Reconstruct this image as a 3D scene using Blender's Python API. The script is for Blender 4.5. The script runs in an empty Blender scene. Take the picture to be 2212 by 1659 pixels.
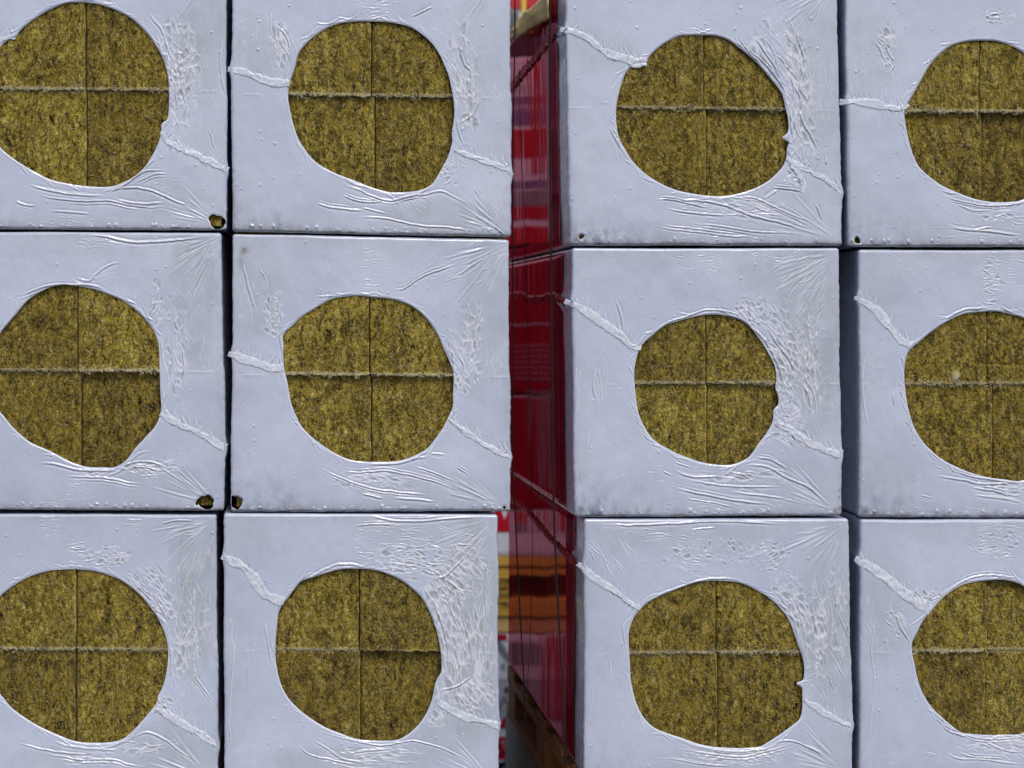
import bpy, math, numpy as np
from mathutils import Vector
# ------------------------------------------------------------------ camera, sky, sun, exposure
# world units are metres; one pixel of the 2212-wide reference view is one millimetre in the plane of the pack fronts (y = 0)
S = bpy.context.scene
C = S.collection
CX, CY, DIST, ZB = 600.0, 680.0, 3750.0, 1825.0        # camera foot (mm), distance, height datum (top of platform)
def W(px, py, y=0.0):
    """mm right / mm down / mm away  ->  world metres"""
    return (px/1000.0, y/1000.0, (ZB-py)/1000.0)
cam = bpy.data.objects.new('camera', bpy.data.cameras.new('camera')); C.objects.link(cam)
cam.location = W(CX, CY, -DIST)
cam.rotation_euler = (math.pi/2, 0, 0)
cam.data.sensor_width = 36; cam.data.lens = 36*DIST/2212
cam.data.shift_x = (1106-CX)/2212; cam.data.shift_y = -(829.5-CY)/2212
cam.data.clip_start = 0.1; cam.data.clip_end = 3000
cam.data.dof.use_dof = True; cam.data.dof.focus_distance = DIST/1000; cam.data.dof.aperture_fstop = 3.2
S.camera = cam
w = bpy.data.worlds.new('World'); S.world = w; w.use_nodes = True
nt = w.node_tree; bgn = nt.nodes['Background']
sky = nt.nodes.new('ShaderNodeTexSky'); sky.sky_type = 'NISHITA'; sky.sun_disc = False
SUN_EL, SUN_AZ = math.radians(52), math.radians(166)    # azimuth clockwise from +Y: sun behind the camera, high, a little right
sky.sun_elevation = SUN_EL; sky.sun_rotation = SUN_AZ; sky.air_density = 1.3; sky.dust_density = 3.0; sky.ozone_density = 1.5
nt.links.new(sky.outputs[0], bgn.inputs[0]); bgn.inputs[1].default_value = 0.09
sun = bpy.data.objects.new('sun', bpy.data.lights.new('sun', 'SUN')); C.objects.link(sun)
sun.data.energy = 1.1; sun.data.angle = math.radians(16); sun.data.color = (1.0, 0.955, 0.9)
sd = Vector((math.sin(SUN_AZ)*math.cos(SUN_EL), math.cos(SUN_AZ)*math.cos(SUN_EL), math.sin(SUN_EL)))
sun.rotation_euler = sd.to_track_quat('Z', 'Y').to_euler(); sun.location = (0, -6, 6)
S.view_settings.view_transform = 'Standard'; S.view_settings.look = 'None'
S.view_settings.gamma = 1; S.view_settings.use_curve_mapping = False; S.view_settings.exposure = 0.54

# ------------------------------------------------------------------ numeric helpers
def vnoise(x, y, seed=0):
    """smooth value noise, unit cells, -1..1"""
    r = np.random.RandomState(seed % (2**31)); T = r.uniform(-1, 1, (256, 256))
    xi = np.floor(x).astype(int); yi = np.floor(y).astype(int); fx = x-xi; fy = y-yi
    fx = fx*fx*(3-2*fx); fy = fy*fy*(3-2*fy)
    a = T[xi & 255, yi & 255]; b = T[(xi+1) & 255, yi & 255]; c = T[xi & 255, (yi+1) & 255]; d = T[(xi+1) & 255, (yi+1) & 255]
    return (a*(1-fx)+b*fx)*(1-fy)+(c*(1-fx)+d*fx)*fy
def fbm(x, y, seed=0, o=4):
    s = 0; a = 1; t = 0
    for i in range(o):
        s = s + a*vnoise(x*2**i+17.3*i, y*2**i+9.1*i, seed+i*31); t += a; a *= .5
    return s/t
def sstep(a, b, x):
    t = np.clip((x-a)/(b-a), 0, 1); return t*t*(3-2*t)
def catmull(P, n=4, closed=True):
    P = np.array(P, float); N = len(P); out = []
    rng = range(N) if closed else range(N-1)
    for i in rng:
        g = (lambda k: P[k % N]) if closed else (lambda k: P[min(max(k, 0), N-1)])
        p0, p1, p2, p3 = g(i-1), g(i), g(i+1), g(i+2)
        for k in range(n):
            t = k/n
            out.append(.5*((2*p1)+(-p0+p2)*t+(2*p0-5*p1+4*p2-p3)*t*t+(-p0+3*p1-3*p2+p3)*t**3))
    if not closed: out.append(P[-1])
    return np.array(out)
def poly_sd(x, y, P):
    """signed distance (negative inside) and nearest point to a closed polygon"""
    best = np.full(x.shape, 1e9); nx = np.zeros_like(x); ny = np.zeros_like(y); inside = np.zeros(x.shape, bool)
    for i in range(len(P)):
        ax, ay = P[i]; bx, by = P[(i+1) % len(P)]; dx, dy = bx-ax, by-ay
        t = np.clip(((x-ax)*dx+(y-ay)*dy)/(dx*dx+dy*dy+1e-9), 0, 1)
        qx = ax+t*dx; qy = ay+t*dy; d = (x-qx)**2+(y-qy)**2
        m = d < best; best = np.where(m, d, best); nx = np.where(m, qx, nx); ny = np.where(m, qy, ny)
        c = ((ay > y) != (by > y)) & (x < (bx-ax)*(y-ay)/(by-ay+1e-12)+ax); inside ^= c
    d = np.sqrt(best); return np.where(inside, -d, d), nx, ny
def line_d(x, y, P):
    """distance to an open polyline and the running parameter 0..1"""
    best = np.full(x.shape, 1e9); par = np.zeros_like(x); sgn = np.zeros_like(x)
    L = np.r_[0, np.cumsum(np.hypot(*(np.diff(P, axis=0).T)))]; T = L[-1]+1e-9
    for i in range(len(P)-1):
        ax, ay = P[i]; dx, dy = P[i+1]-P[i]
        t = np.clip(((x-ax)*dx+(y-ay)*dy)/(dx*dx+dy*dy+1e-9), 0, 1)
        d = (x-ax-t*dx)**2+(y-ay-t*dy)**2; m = d < best
        best = np.where(m, d, best); par = np.where(m, (L[i]+t*(L[i+1]-L[i]))/T, par)
        sgn = np.where(m, np.sign(dx*(y-ay)-dy*(x-ax)), sgn)
    return np.sqrt(best), par, sgn, T

# ------------------------------------------------------------------ mesh helpers
def np_mesh(name, V, F, mat=None, parent=None, attrs=None, smooth=True, origin=None):
    """V (n,3) metres world, F (m,4) or list of polygons"""
    V = np.asarray(V, float)
    if origin is None and parent is not None: origin = parent['_org']
    if origin is not None: V = V-np.array(list(origin))
    me = bpy.data.meshes.new(name)
    if isinstance(F, np.ndarray):
        n = len(F); k = F.shape[1]
        me.vertices.add(len(V)); me.vertices.foreach_set('co', V.astype(np.float32).ravel())
        me.loops.add(n*k); me.loops.foreach_set('vertex_index', F.astype(np.int32).ravel())
        me.polygons.add(n); me.polygons.foreach_set('loop_start', np.arange(0, n*k, k, dtype=np.int32))
        me.polygons.foreach_set('loop_total', np.full(n, k, np.int32))
        me.polygons.foreach_set('use_smooth', np.full(n, smooth)); me.update(calc_edges=True)
    else:
        me.from_pydata([tuple(v) for v in V], [], F)
        me.polygons.foreach_set('use_smooth', [smooth]*len(me.polygons)); me.update()
    if attrs:
        for k_, a in attrs.items():
            at = me.attributes.new(k_, 'FLOAT', 'POINT'); at.data.foreach_set('value', np.asarray(a, np.float32).ravel())
    o = bpy.data.objects.new(name, me); C.objects.link(o)
    if mat: me.materials.append(mat)
    if origin is not None and parent is None: o.location = tuple(origin)
    if parent is not None:
        o.parent = parent; o['_org'] = list(origin)
        if parent.type != 'EMPTY' and parent.parent is not None: pass
    return o
def tag(o, label=None, cat=None, group=None, kind=None):
    if label: o['label'] = label
    if cat: o['category'] = cat
    if group: o['group'] = group
    if kind: o['kind'] = kind
    return o
def empty(name, loc):
    o = bpy.data.objects.new(name, None); C.objects.link(o); o.location = loc; o['_org'] = list(loc); o.empty_display_size = .05
    return o
def box_np(x0, x1, y0, y1, z0, z1, bev=0.002, seed=0, wob=0.0):
    """chamfered box (metres) -> V, polygon list"""
    import bmesh
    bm = bmesh.new(); bmesh.ops.create_cube(bm, size=1)
    for v in bm.verts:
        v.co = Vector(((x0+x1)/2+v.co.x*(x1-x0), (y0+y1)/2+v.co.y*(y1-y0), (z0+z1)/2+v.co.z*(z1-z0)))
    if bev > 0: bmesh.ops.bevel(bm, geom=list(bm.edges), offset=bev, segments=2, affect='EDGES', profile=.6)
    V = np.array([v.co[:] for v in bm.verts]); F = [[v.index for v in f.verts] for f in bm.faces]; bm.free()
    if wob:
        r = np.random.RandomState(seed); V = V+r.uniform(-wob, wob, V.shape)
    return V, F
def merge(parts):
    V = []; F = []; n = 0
    for v, f in parts:
        V.append(v); F += [[i+n for i in p] for p in f]; n += len(v)
    return np.vstack(V), F
def ribbon(P, width, lift, seed, org_fn, taper0=.6, taper1=.9, crumple=1.0):
    """crumpled film strip along P (mm), returned as V, F(quads). org_fn maps (a, b, h) in mm -> world"""
    P = catmull(P, 8, False); d = np.r_[0, np.cumsum(np.hypot(*(np.diff(P, axis=0).T)))]
    n = max(8, int(d[-1]/1.6)); s = np.linspace(0, d[-1], n)
    X = np.interp(s, d, P[:, 0]); Y = np.interp(s, d, P[:, 1])
    tx = np.gradient(X); ty = np.gradient(Y); l = np.hypot(tx, ty); tx /= l; ty /= l
    nx_, ny_ = -ty, tx                                    # to the right of travel = downwards for left-to-right strips
    t = s/d[-1]; wd = width*(taper0+(1-taper0)*sstep(0, .25, t))*(taper1+(1-taper1)*sstep(0, .3, 1-t))
    wd = wd*(1+.55*fbm(s/26, s*0+seed, seed, 2))
    off = 2.2*fbm(s/14, s*0, seed+5, 2)
    K = 9; V = []
    for k in range(K):
        c = k/(K-1)*2-1
        a = off+c*wd/2+(0.9*vnoise(s/5, s*0+k*3.1, seed+9) if k in (0, K-1) else 0)
        if c < 0: h = lift*(.35+.65*(1+c)**.5)
        else: h = lift*(1.0)
        if k == K-1: h = lift*.15+0*s
        if k == K-2: h = lift*1.15+.5
        cr = crumple*(.8*fbm(s/16+c*1.5, s*0+c*.8, seed+3, 2)+.75*np.abs(vnoise(s/4.2+c*1.3, c*.7+s*0, seed+4))-.15)*(1-abs(c)**4)
        h = h+cr
        if k == 0: h = -0.4+0*s
        V.append(np.array(org_fn(X+nx_*a, Y+ny_*a, h)).T)
    V = np.array(V)                                        # K, n, 3
    idx = np.arange(K*n).reshape(K, n)
    F = np.stack([idx[:-1, :-1], idx[1:, :-1], idx[1:, 1:], idx[:-1, 1:]], -1).reshape(-1, 4)
    return V.reshape(-1, 3), F

# ------------------------------------------------------------------ materials
def newmat(name):
    m = bpy.data.materials.new(name); m.use_nodes = True; n = m.node_tree
    return m, n, n.nodes['Principled BSDF']
def nd(n, t, **k):
    x = n.nodes.new(t)
    for a, b in k.items(): setattr(x, a, b)
    return x
def inp(n, node, key, v):
    if hasattr(v, 'is_output'): n.links.new(v, node.inputs[key])
    else: node.inputs[key].default_value = v
def coords(n, sx=1, sy=1, sz=1):
    tc = nd(n, 'ShaderNodeTexCoord'); oi = nd(n, 'ShaderNodeObjectInfo')
    mul = nd(n, 'ShaderNodeVectorMath', operation='SCALE'); mul.inputs[0].default_value = (37.0, 11.0, 53.0)
    n.links.new(oi.outputs['Random'], mul.inputs['Scale'])
    mp = nd(n, 'ShaderNodeMapping'); mp.inputs['Scale'].default_value = (sx, sy, sz)
    n.links.new(tc.outputs['Object'], mp.inputs['Vector']); n.links.new(mul.outputs[0], mp.inputs['Location'])
    return mp.outputs[0]
def noise(n, vec, scale, det=4, rough=.55, dist=0):
    x = nd(n, 'ShaderNodeTexNoise'); n.links.new(vec, x.inputs['Vector'])
    x.inputs['Scale'].default_value = scale; x.inputs['Detail'].default_value = det
    x.inputs['Roughness'].default_value = rough; x.inputs['Distortion'].default_value = dist
    return x.outputs['Fac']
def ramp(n, fac, stops, interp='LINEAR'):
    r = nd(n, 'ShaderNodeValToRGB'); r.color_ramp.interpolation = interp; e = r.color_ramp.elements
    while len(e) < len(stops): e.new(.5)
    for i, (p, c) in enumerate(stops):
        e[i].position = p; e[i].color = (c, c, c, 1) if not hasattr(c, '__len__') else (*c, 1)
    n.links.new(fac, r.inputs[0]); return r.outputs[0]
def mix(n, f, a, b, mode='MIX'):
    x = nd(n, 'ShaderNodeMix', data_type='RGBA', blend_type=mode)
    def s(sock, v):
        if hasattr(v, 'is_output'): n.links.new(v, sock)
        elif hasattr(v, '__len__'): sock.default_value = (*v, 1)
        else: sock.default_value = v
    s(x.inputs[0], f); s(x.inputs[6], a); s(x.inputs[7], b); return x.outputs[2]
def math_(n, op, a, b=0.0, clamp=False):
    x = nd(n, 'ShaderNodeMath', operation=op, use_clamp=clamp)
    for i, v in enumerate((a, b)):
        if hasattr(v, 'is_output'): n.links.new(v, x.inputs[i])
        else: x.inputs[i].default_value = v
    return x.outputs[0]
def bump(n, h, strength, dist, prev=None):
    b = nd(n, 'ShaderNodeBump'); b.inputs['Strength'].default_value = strength; b.inputs['Distance'].default_value = dist
    n.links.new(h, b.inputs['Height'])
    if prev is not None: n.links.new(prev, b.inputs['Normal'])
    return b.outputs[0]
def attr(n, name):
    a = nd(n, 'ShaderNodeAttribute'); a.attribute_name = name; return a.outputs['Fac']

def mat_film():
    m, n, p = newmat('white_shrink_film'); v = coords(n)
    big = noise(n, v, 5.0, 3, .5)
    mott = noise(n, v, 55, 4, .65)
    col = mix(n, ramp(n, big, [(.35, 0.0), (.68, 1.0)]), (.515, .568, .735), (.585, .635, .805))
    col = mix(n, math_(n, 'MULTIPLY', ramp(n, mott, [(.4, 0), (.7, 1)]), .3), col, (.49, .52, .63))
    thin = math_(n, 'MULTIPLY', attr(n, 'thin'), ramp(n, noise(n, coords(n, 1, 1, .35), 28, 4, .6), [(.25, .55), (.7, 1.0)]), True)
    col = mix(n, thin, col, (.345, .395, .41))
    col = mix(n, attr(n, 'thick'), col, (.80, .80, .86))
    col = mix(n, math_(n, 'MULTIPLY', ramp(n, noise(n, v, 380, 2, .7), [(.3, 1), (.7, 0)]), .13), col, (.25, .28, .34))
    st = noise(n, coords(n, 1, 1, .6), 60, 6, .75)
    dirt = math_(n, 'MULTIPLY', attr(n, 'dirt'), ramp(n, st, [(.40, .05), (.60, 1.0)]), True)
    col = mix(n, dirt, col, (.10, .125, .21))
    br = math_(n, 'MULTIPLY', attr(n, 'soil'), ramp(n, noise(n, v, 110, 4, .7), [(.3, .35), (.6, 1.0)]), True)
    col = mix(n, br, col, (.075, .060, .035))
    n.links.new(col, p.inputs['Base Color'])
    n.links.new(ramp(n, noise(n, v, 30, 3), [(.3, .20), (.7, .34)]), p.inputs['Roughness'])
    p.inputs['IOR'].default_value = 1.5; p.inputs['Coat Weight'].default_value = .4; p.inputs['Coat Roughness'].default_value = .12
    b = bump(n, noise(n, v, 420, 3, .6), .16, .0006)
    b = bump(n, noise(n, coords(n, 1, 1, .16), 120, 3, .6), .10, .0015, b)
    n.links.new(b, p.inputs['Normal']); return m
def mat_seam():
    m, n, p = newmat('white_film_seam'); v = coords(n)
    col = mix(n, ramp(n, noise(n, v, 60, 3), [(.3, 0), (.7, 1)]), (.52, .57, .70), (.69, .72, .80))
    n.links.new(col, p.inputs['Base Color']); p.inputs['Roughness'].default_value = .3
    n.links.new(bump(n, noise(n, v, 130, 4, .65, 1.2), .3, .003), p.inputs['Normal']); return m
def mat_wool():
    m, n, p = newmat('mineral_wool'); v = coords(n)
    def vecmix(sx, sy, sz, sc, amt):
        a = coords(n, sx, sy, sz)
        nt_ = nd(n, 'ShaderNodeTexNoise'); n.links.new(v, nt_.inputs['Vector']); nt_.inputs['Scale'].default_value = sc; nt_.inputs['Detail'].default_value = 2
        s = nd(n, 'ShaderNodeVectorMath', operation='SCALE'); n.links.new(nt_.outputs['Color'], s.inputs[0]); s.inputs['Scale'].default_value = amt
        ad = nd(n, 'ShaderNodeVectorMath', operation='ADD'); n.links.new(a, ad.inputs[0]); n.links.new(s.outputs[0], ad.inputs[1]); return ad.outputs[0]
    fib = noise(n, vecmix(1.0, 1.0, .42, 22, .05), 150, 5, .78, .9)
    fib2 = noise(n, vecmix(.8, .8, .8, 35, .03), 300, 4, .8, 1.4)
    strk = noise(n, vecmix(1.0, 1.0, .16, 18, .05), 110, 4, .7, .5)
    f = math_(n, 'ADD', math_(n, 'ADD', math_(n, 'MULTIPLY', fib, .42), math_(n, 'MULTIPLY', fib2, .30)), math_(n, 'MULTIPLY', strk, .28))
    base = ramp(n, f, [(.41, (.020, .013, .003)), (.46, (.12, .080, .006)), (.50, (.36, .262, .016)), (.545, (.64, .50, .075)), (.60, (.94, .83, .38))])
    patch = noise(n, coords(n, 1.2, 1, .45), 11, 4, .6)
    base = mix(n, ramp(n, patch, [(.36, .0), (.62, .6)]), base, (.60, .55, .48), 'MULTIPLY')
    base = mix(n, math_(n, 'MULTIPLY', attr(n, 'pale'), ramp(n, fib2, [(.25, .6), (.5, 1)]), True), base, (.92, .85, .56))
    lump = noise(n, vecmix(1, 1, .6, 12, .08), 46, 4, .7, .8)
    base = mix(n, ramp(n, lump, [(.36, .75), (.50, 0)]), base, (.34, .32, .30), 'MULTIPLY')
    base = mix(n, ramp(n, lump, [(.50, 0), (.66, .35)]), base, (.62, .48, .10))
    base = mix(n, attr(n, 'pit'), base, (.018, .012, .004))
    base = mix(n, math_(n, 'MULTIPLY', attr(n, 'yel'), .28), base, (.30, .205, .008))
    oi = nd(n, 'ShaderNodeObjectInfo'); base = mix(n, math_(n, 'MULTIPLY', oi.outputs['Random'], .85), base, (.66, .63, .62), 'MULTIPLY')
    n.links.new(base, p.inputs['Base Color'])
    p.inputs['Roughness'].default_value = .75; p.inputs['Specular IOR Level'].default_value = .3
    b = bump(n, f, 1.0, .010); n.links.new(b, p.inputs['Normal']); return m
def mat_plain(name, col, rough=.5, var=.18, scale=30, metal=0, stretch=(1, 1, 1), bmp=.1, dist=.001):
    m, n, p = newmat(name); v = coords(n, *stretch)
    f = noise(n, v, scale, 5, .6)
    c = mix(n, ramp(n, f, [(.3, 0), (.7, 1)]), tuple(x*(1-var) for x in col), tuple(min(1, x*(1+var)) for x in col))
    n.links.new(c, p.inputs['Base Color']); p.inputs['Roughness'].default_value = rough; p.inputs['Metallic'].default_value = metal
    n.links.new(bump(n, noise(n, v, scale*5, 4, .6), bmp, dist), p.inputs['Normal']); return m
def mat_redfilm(name, base, tint, rough=.05):
    m, n, p = newmat(name)
    v = coords(n, 1, 1, .03)
    f = noise(n, v, 42, 4, .6); g = noise(n, coords(n, .6, .6, .6), 7, 3)
    col = mix(n, ramp(n, f, [(.48, 0), (.70, 1)]), base, tuple(min(1, x*1.5+.06) for x in base))
    n.links.new(col, p.inputs['Base Color'])
    p.inputs['Specular Tint'].default_value = (1, .5, .5, 1)
    b = bump(n, f, .03, .0025); b = bump(n, noise(n, coords(n, 1, 1, .02), 160, 3), .04, .0006, b)
    n.links.new(b, p.inputs['Normal'])
    p.inputs['IOR'].default_value = 1.4; p.inputs['Specular IOR Level'].default_value = 0; p.inputs['Roughness'].default_value = .3
    gl = nd(n, 'ShaderNodeBsdfGlossy'); gl.inputs['Color'].default_value = (*tint, 1); n.links.new(b, gl.inputs['Normal'])
    n.links.new(ramp(n, g, [(.35, rough), (.7, rough*2.2)]), gl.inputs['Roughness'])
    fr = nd(n, 'ShaderNodeFresnel'); fr.inputs['IOR'].default_value = 2.3
    ms = nd(n, 'ShaderNodeMixShader'); n.links.new(fr.outputs[0], ms.inputs[0]); n.links.new(p.outputs[0], ms.inputs[1]); n.links.new(gl.outputs[0], ms.inputs[2])
    n.links.new(ms.outputs[0], n.nodes['Material Output'].inputs['Surface']); return m
def mat_wood(name, a, b_, rough=.7, sx=1, sy=1, sz=1):
    m, n, p = newmat(name); v = coords(n, sx, sy, sz)
    f = noise(n, v, 26, 5, .65, .7)
    c = ramp(n, f, [(.3, a), (.7, b_)]); n.links.new(c, p.inputs['Base Color']); p.inputs['Roughness'].default_value = rough
    n.links.new(bump(n, f, .4, .002), p.inputs['Normal']); return m
FILM = mat_film(); SEAM = mat_seam(); WOOL = mat_wool()
RED_SIDE = mat_redfilm('red_glossy_film', (.26, .002, .016), (.66, .27, .36), .035)
RED_SEAM = mat_redfilm('red_film_seam', (.22, .003, .010), (.8, .35, .38), .12)
M_RED = mat_plain('red_print', (.46, .004, .018), .35, .10)
M_CRIM = mat_plain('crimson_print', (.24, .002, .014), .35, .10)
M_WHITE = mat_plain('white_print', (.66, .67, .72), .4, .08)
M_GREY = mat_plain('grey_print', (.20, .215, .235), .45, .12)
M_MID = mat_plain('light_grey_print', (.42, .43, .46), .45, .12)
M_VIOLET = mat_plain('violet_print', (.17, .15, .27), .45, .12)
M_DARK = mat_plain('dark_print', (.02, .02, .025), .5, .2)
M_YEL = mat_wood('yellow_pallet_wood', (.50, .29, .03), (.66, .42, .07), .65, .12, 1, 1)
M_OLDW = mat_wood('brown_pallet_wood', (.17, .060, .016), (.34, .135, .035), .7, 1, .10, 1)
M_TAN = mat_wood('tan_cardboard', (.52, .34, .11), (.68, .48, .19), .8, .3, .3, .8)
M_CORD = mat_plain('black_cord', (.006, .005, .006), .9, .2, 300)
M_CONC = mat_plain('concrete', (.30, .30, .29), .85, .25, 9, bmp=.4, dist=.004)
M_ASPH = mat_plain('asphalt', (.06, .06, .062), .9, .3, 40, bmp=.5, dist=.004)
M_YPOST = mat_plain('yellow_paint', (.75, .60, .02), .4, .08)
M_STEEL = mat_plain('dark_steel', (.08, .09, .095), .5, .3, 12)

# ------------------------------------------------------------------ ground and platform
def slab(name, x0, x1, y0, y1, z0, z1, mat):
    V, F = box_np(x0, x1, y0, y1, z0, z1, .004); o = np_mesh(name, V, F, mat, smooth=False, origin=((x0+x1)/2, (y0+y1)/2, z0)); return o
g = np_mesh('ground', np.array([(-400, -400, -1.2), (400, -400, -1.2), (400, 400, -1.2), (-400, 400, -1.2)]), [[0, 1, 2, 3]], M_ASPH, smooth=False, origin=(0, 0, -1.2)); tag(g, kind='structure')
tag(slab('loading_platform', -3.5, 1.075, -.35, 1.3, -1.195, 0.0, M_CONC), kind='structure')
tag(slab('loading_platform', 1.262, 5.5, -.35, 1.3, -1.195, 0.0, M_CONC), kind='structure')

# ------------------------------------------------------------------ the packs
def T(L, ox, oy, k): return [(ox+x/k, oy+y/k) for x, y in L]
ZT = {'11': (0, 0, 3.0), '12': (470.1, 0, 3.0), '13': (1216.8, 0, 3.0), '14': (1769.9, 0, 3.0),
      '21': (0, 486.7, 2.5), '22': (470.1, 486.7, 2.5), '23': (1216.8, 497.8, 2.5), '24': (1769.9, 497.8, 2.5),
      '31': (0, 1078.5, 2.857), '32': (442.5, 1078.5, 2.857), '33': (1216.8, 1078.5, 2.857), '34': (1769.9, 1078.5, 2.857)}
CORN = {  # TL, TR, BR, BL in mm
 '11': [(-114, -106), (493, -102), (488, 497), (-114, 495)], '12': [(500, -95), (1105, -90), (1103, 512), (501, 500)],
 '13': [(1222, -50), (1811, -46), (1822, 530), (1231, 530)], '14': [(1826, -44), (2418, -40), (2426, 534), (1832, 533)],
 '21': [(-120, 500), (481, 503), (485, 1103), (-116, 1101)], '22': [(502, 505), (1101, 517), (1103, 1105), (499, 1106)],
 '23': [(1236, 536), (1817, 536), (1820, 1115), (1242, 1117)], '24': [(1856, 539), (2438, 541), (2440, 1118), (1858, 1118)],
 '31': [(-122, 1110), (469, 1112), (470, 1696), (-120, 1694)], '32': [(483, 1110), (1077, 1112), (1078, 1700), (484, 1702)],
 '33': [(1263, 1122), (1838, 1121), (1842, 1680), (1261, 1680)], '34': [(1858, 1123), (2440, 1122), (2442, 1680), (1857, 1680)]}
HOLE = {
 '11': [(555,15),(650,30),(750,65),(850,120),(930,190),(990,265),(1040,350),(1070,420),(1090,510),(1095,600),(1095,700),(1085,770),(1050,800),(1045,850),(1035,900),(1000,985),(935,1085),(860,1150),(770,1195),(690,1212),(560,1207),(440,1190),(330,1165),(220,1110),(120,1050),(50,1000),(0,950),(-60,850),(-95,750),(-110,620),(-95,500),(-50,390),(0,305),(50,262),(104,240),(130,200),(200,140),(300,75),(400,30),(480,15)],
 '12': [(960,138),(1080,142),(1180,155),(1260,180),(1330,225),(1390,280),(1435,345),(1470,420),(1500,500),(1520,600),(1533,700),(1530,780),(1518,860),(1520,920),(1495,1010),(1460,1080),(1410,1165),(1380,1200),(1320,1230),(1240,1243),(1150,1247),(1090,1240),(1000,1215),(900,1175),(780,1130),(690,1085),(620,1035),(560,960),(520,890),(495,820),(475,740),(460,660),(458,600),(470,530),(490,470),(505,420),(520,360),(550,310),(600,255),(660,210),(730,170),(800,150),(870,140)],
 '13': [(905,225),(1000,230),(1080,260),(1160,320),(1240,385),(1300,450),(1350,510),(1400,570),(1430,630),(1445,700),(1462,770),(1462,850),(1424,893),(1464,920),(1455,960),(1450,1020),(1425,1080),(1380,1130),(1320,1180),(1230,1225),(1120,1258),(1030,1270),(940,1267),(830,1252),(720,1225),(620,1180),(530,1120),(450,1040),(400,960),(365,890),(350,820),(345,720),(355,640),(375,560),(395,500),(415,460),(450,425),(490,405),(540,403),(560,365),(610,315),(680,265),(750,232),(830,226)],
 '14': [(1050,262),(1150,268),(1250,300),(1327,345),(1400,410),(1480,510),(1540,640),(1570,780),(1560,900),(1520,1050),(1440,1180),(1327,1290),(1200,1310),(1110,1308),(1010,1290),(900,1250),(800,1205),(720,1150),(650,1085),(610,1010),(585,930),(565,840),(553,760),(557,705),(590,640),(630,570),(670,500),(710,430),(760,370),(830,310),(900,280),(980,265)],
 '21': [(340,323),(430,330),(510,345),(590,375),(660,405),(730,455),(790,515),(825,560),(850,620),(860,680),(862,780),(865,880),(870,985),(860,1040),(835,1090),(790,1140),(735,1200),(680,1270),(620,1305),(560,1307),(480,1305),(400,1285),(320,1245),(250,1210),(170,1175),(110,1130),(60,1080),(20,1030),(0,1005),(-40,920),(-60,820),(-60,720),(-40,640),(0,585),(40,535),(90,475),(150,405),(200,370),(270,335)],
 '22': [(760,380),(830,388),(920,395),(1000,415),(1060,445),(1110,485),(1160,545),(1195,605),(1220,665),(1245,715),(1268,775),(1275,830),(1272,910),(1270,980),(1245,1040),(1215,1100),(1160,1175),(1120,1215),(1050,1250),(980,1272),(900,1278),(800,1277),(720,1268),(640,1235),(570,1190),(510,1145),(460,1095),(425,1030),(400,970),(385,900),(375,840),(360,780),(355,710),(355,650),(355,590),(400,545),(460,490),(540,440),(610,400),(690,385)],
 '23': [(790,455),(860,457),(940,475),(1000,510),(1050,570),(1090,625),(1120,680),(1145,730),(1155,790),(1150,850),(1165,900),(1165,940),(1140,970),(1135,1030),(1105,1090),(1060,1150),(1010,1220),(960,1250),(900,1268),(820,1265),(740,1250),(640,1215),(560,1175),(490,1130),(440,1060),(410,990),(395,900),(386,800),(390,730),(410,650),(435,610),(490,560),(560,510),(640,485),(710,465)],
 '24': [(870,440),(960,437),(1050,455),(1106,472),(1200,520),(1290,610),(1350,720),(1370,850),(1350,1000),(1300,1130),(1220,1260),(1106,1350),(1000,1345),(920,1335),(840,1315),(760,1285),(680,1245),(620,1200),(570,1150),(530,1090),(500,1020),(480,940),(468,860),(463,780),(468,710),(490,650),(540,605),(600,555),(680,500),(770,455)],
 '31': [(420,435),(520,437),(620,455),(720,490),(800,540),(870,600),(920,660),(965,720),(1000,790),(1025,860),(1037,940),(1033,1020),(1020,1100),(1000,1170),(975,1215),(965,1260),(920,1320),(860,1390),(800,1450),(750,1485),(680,1503),(600,1507),(520,1505),(440,1490),(350,1455),(250,1410),(150,1350),(70,1290),(20,1230),(0,1205),(-50,1100),(-70,950),(-60,800),(-30,650),(0,600),(60,550),(140,500),(220,465),(320,440)],
 '32': [(895,428),(980,430),(1060,440),(1150,470),(1220,505),(1290,560),(1340,610),(1380,680),(1410,750),(1435,830),(1450,900),(1460,980),(1460,1060),(1435,1105),(1420,1150),(1410,1200),(1390,1270),(1350,1350),(1300,1410),(1240,1460),(1180,1485),(1100,1490),(1000,1487),(920,1475),(840,1445),(750,1410),(650,1350),(570,1285),(510,1220),(470,1140),(445,1040),(435,950),(438,860),(445,780),(455,700),(480,650),(520,600),(590,510),(660,485),(740,455),(820,435)],
 '33': [(900,505),(990,505),(1060,510),(1130,530),(1200,565),(1260,600),(1330,660),(1380,720),(1410,780),(1435,850),(1455,910),(1475,960),(1490,1030),(1490,1080),(1482,1118),(1442,1138),(1475,1165),(1478,1200),(1478,1290),(1460,1360),(1400,1410),(1330,1460),(1260,1505),(1210,1530),(1130,1537),(1040,1537),(930,1530),(830,1510),(730,1475),(640,1445),(560,1410),(500,1350),(460,1280),(435,1200),(418,1110),(412,1000),(405,860),(415,790),(440,730),(480,680),(530,635),(620,590),(720,550),(800,520)],
 '34': [(1050,500),(1140,497),(1220,515),(1264,540),(1340,600),(1410,700),(1450,820),(1460,950),(1450,1080),(1420,1200),(1370,1310),(1264,1440),(1150,1452),(1050,1455),(960,1450),(880,1440),(820,1400),(750,1340),(690,1280),(640,1200),(610,1120),(590,1030),(575,960),(572,890),(600,830),(640,750),(700,680),(750,620),(810,570),(880,530),(960,510)]}
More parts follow.
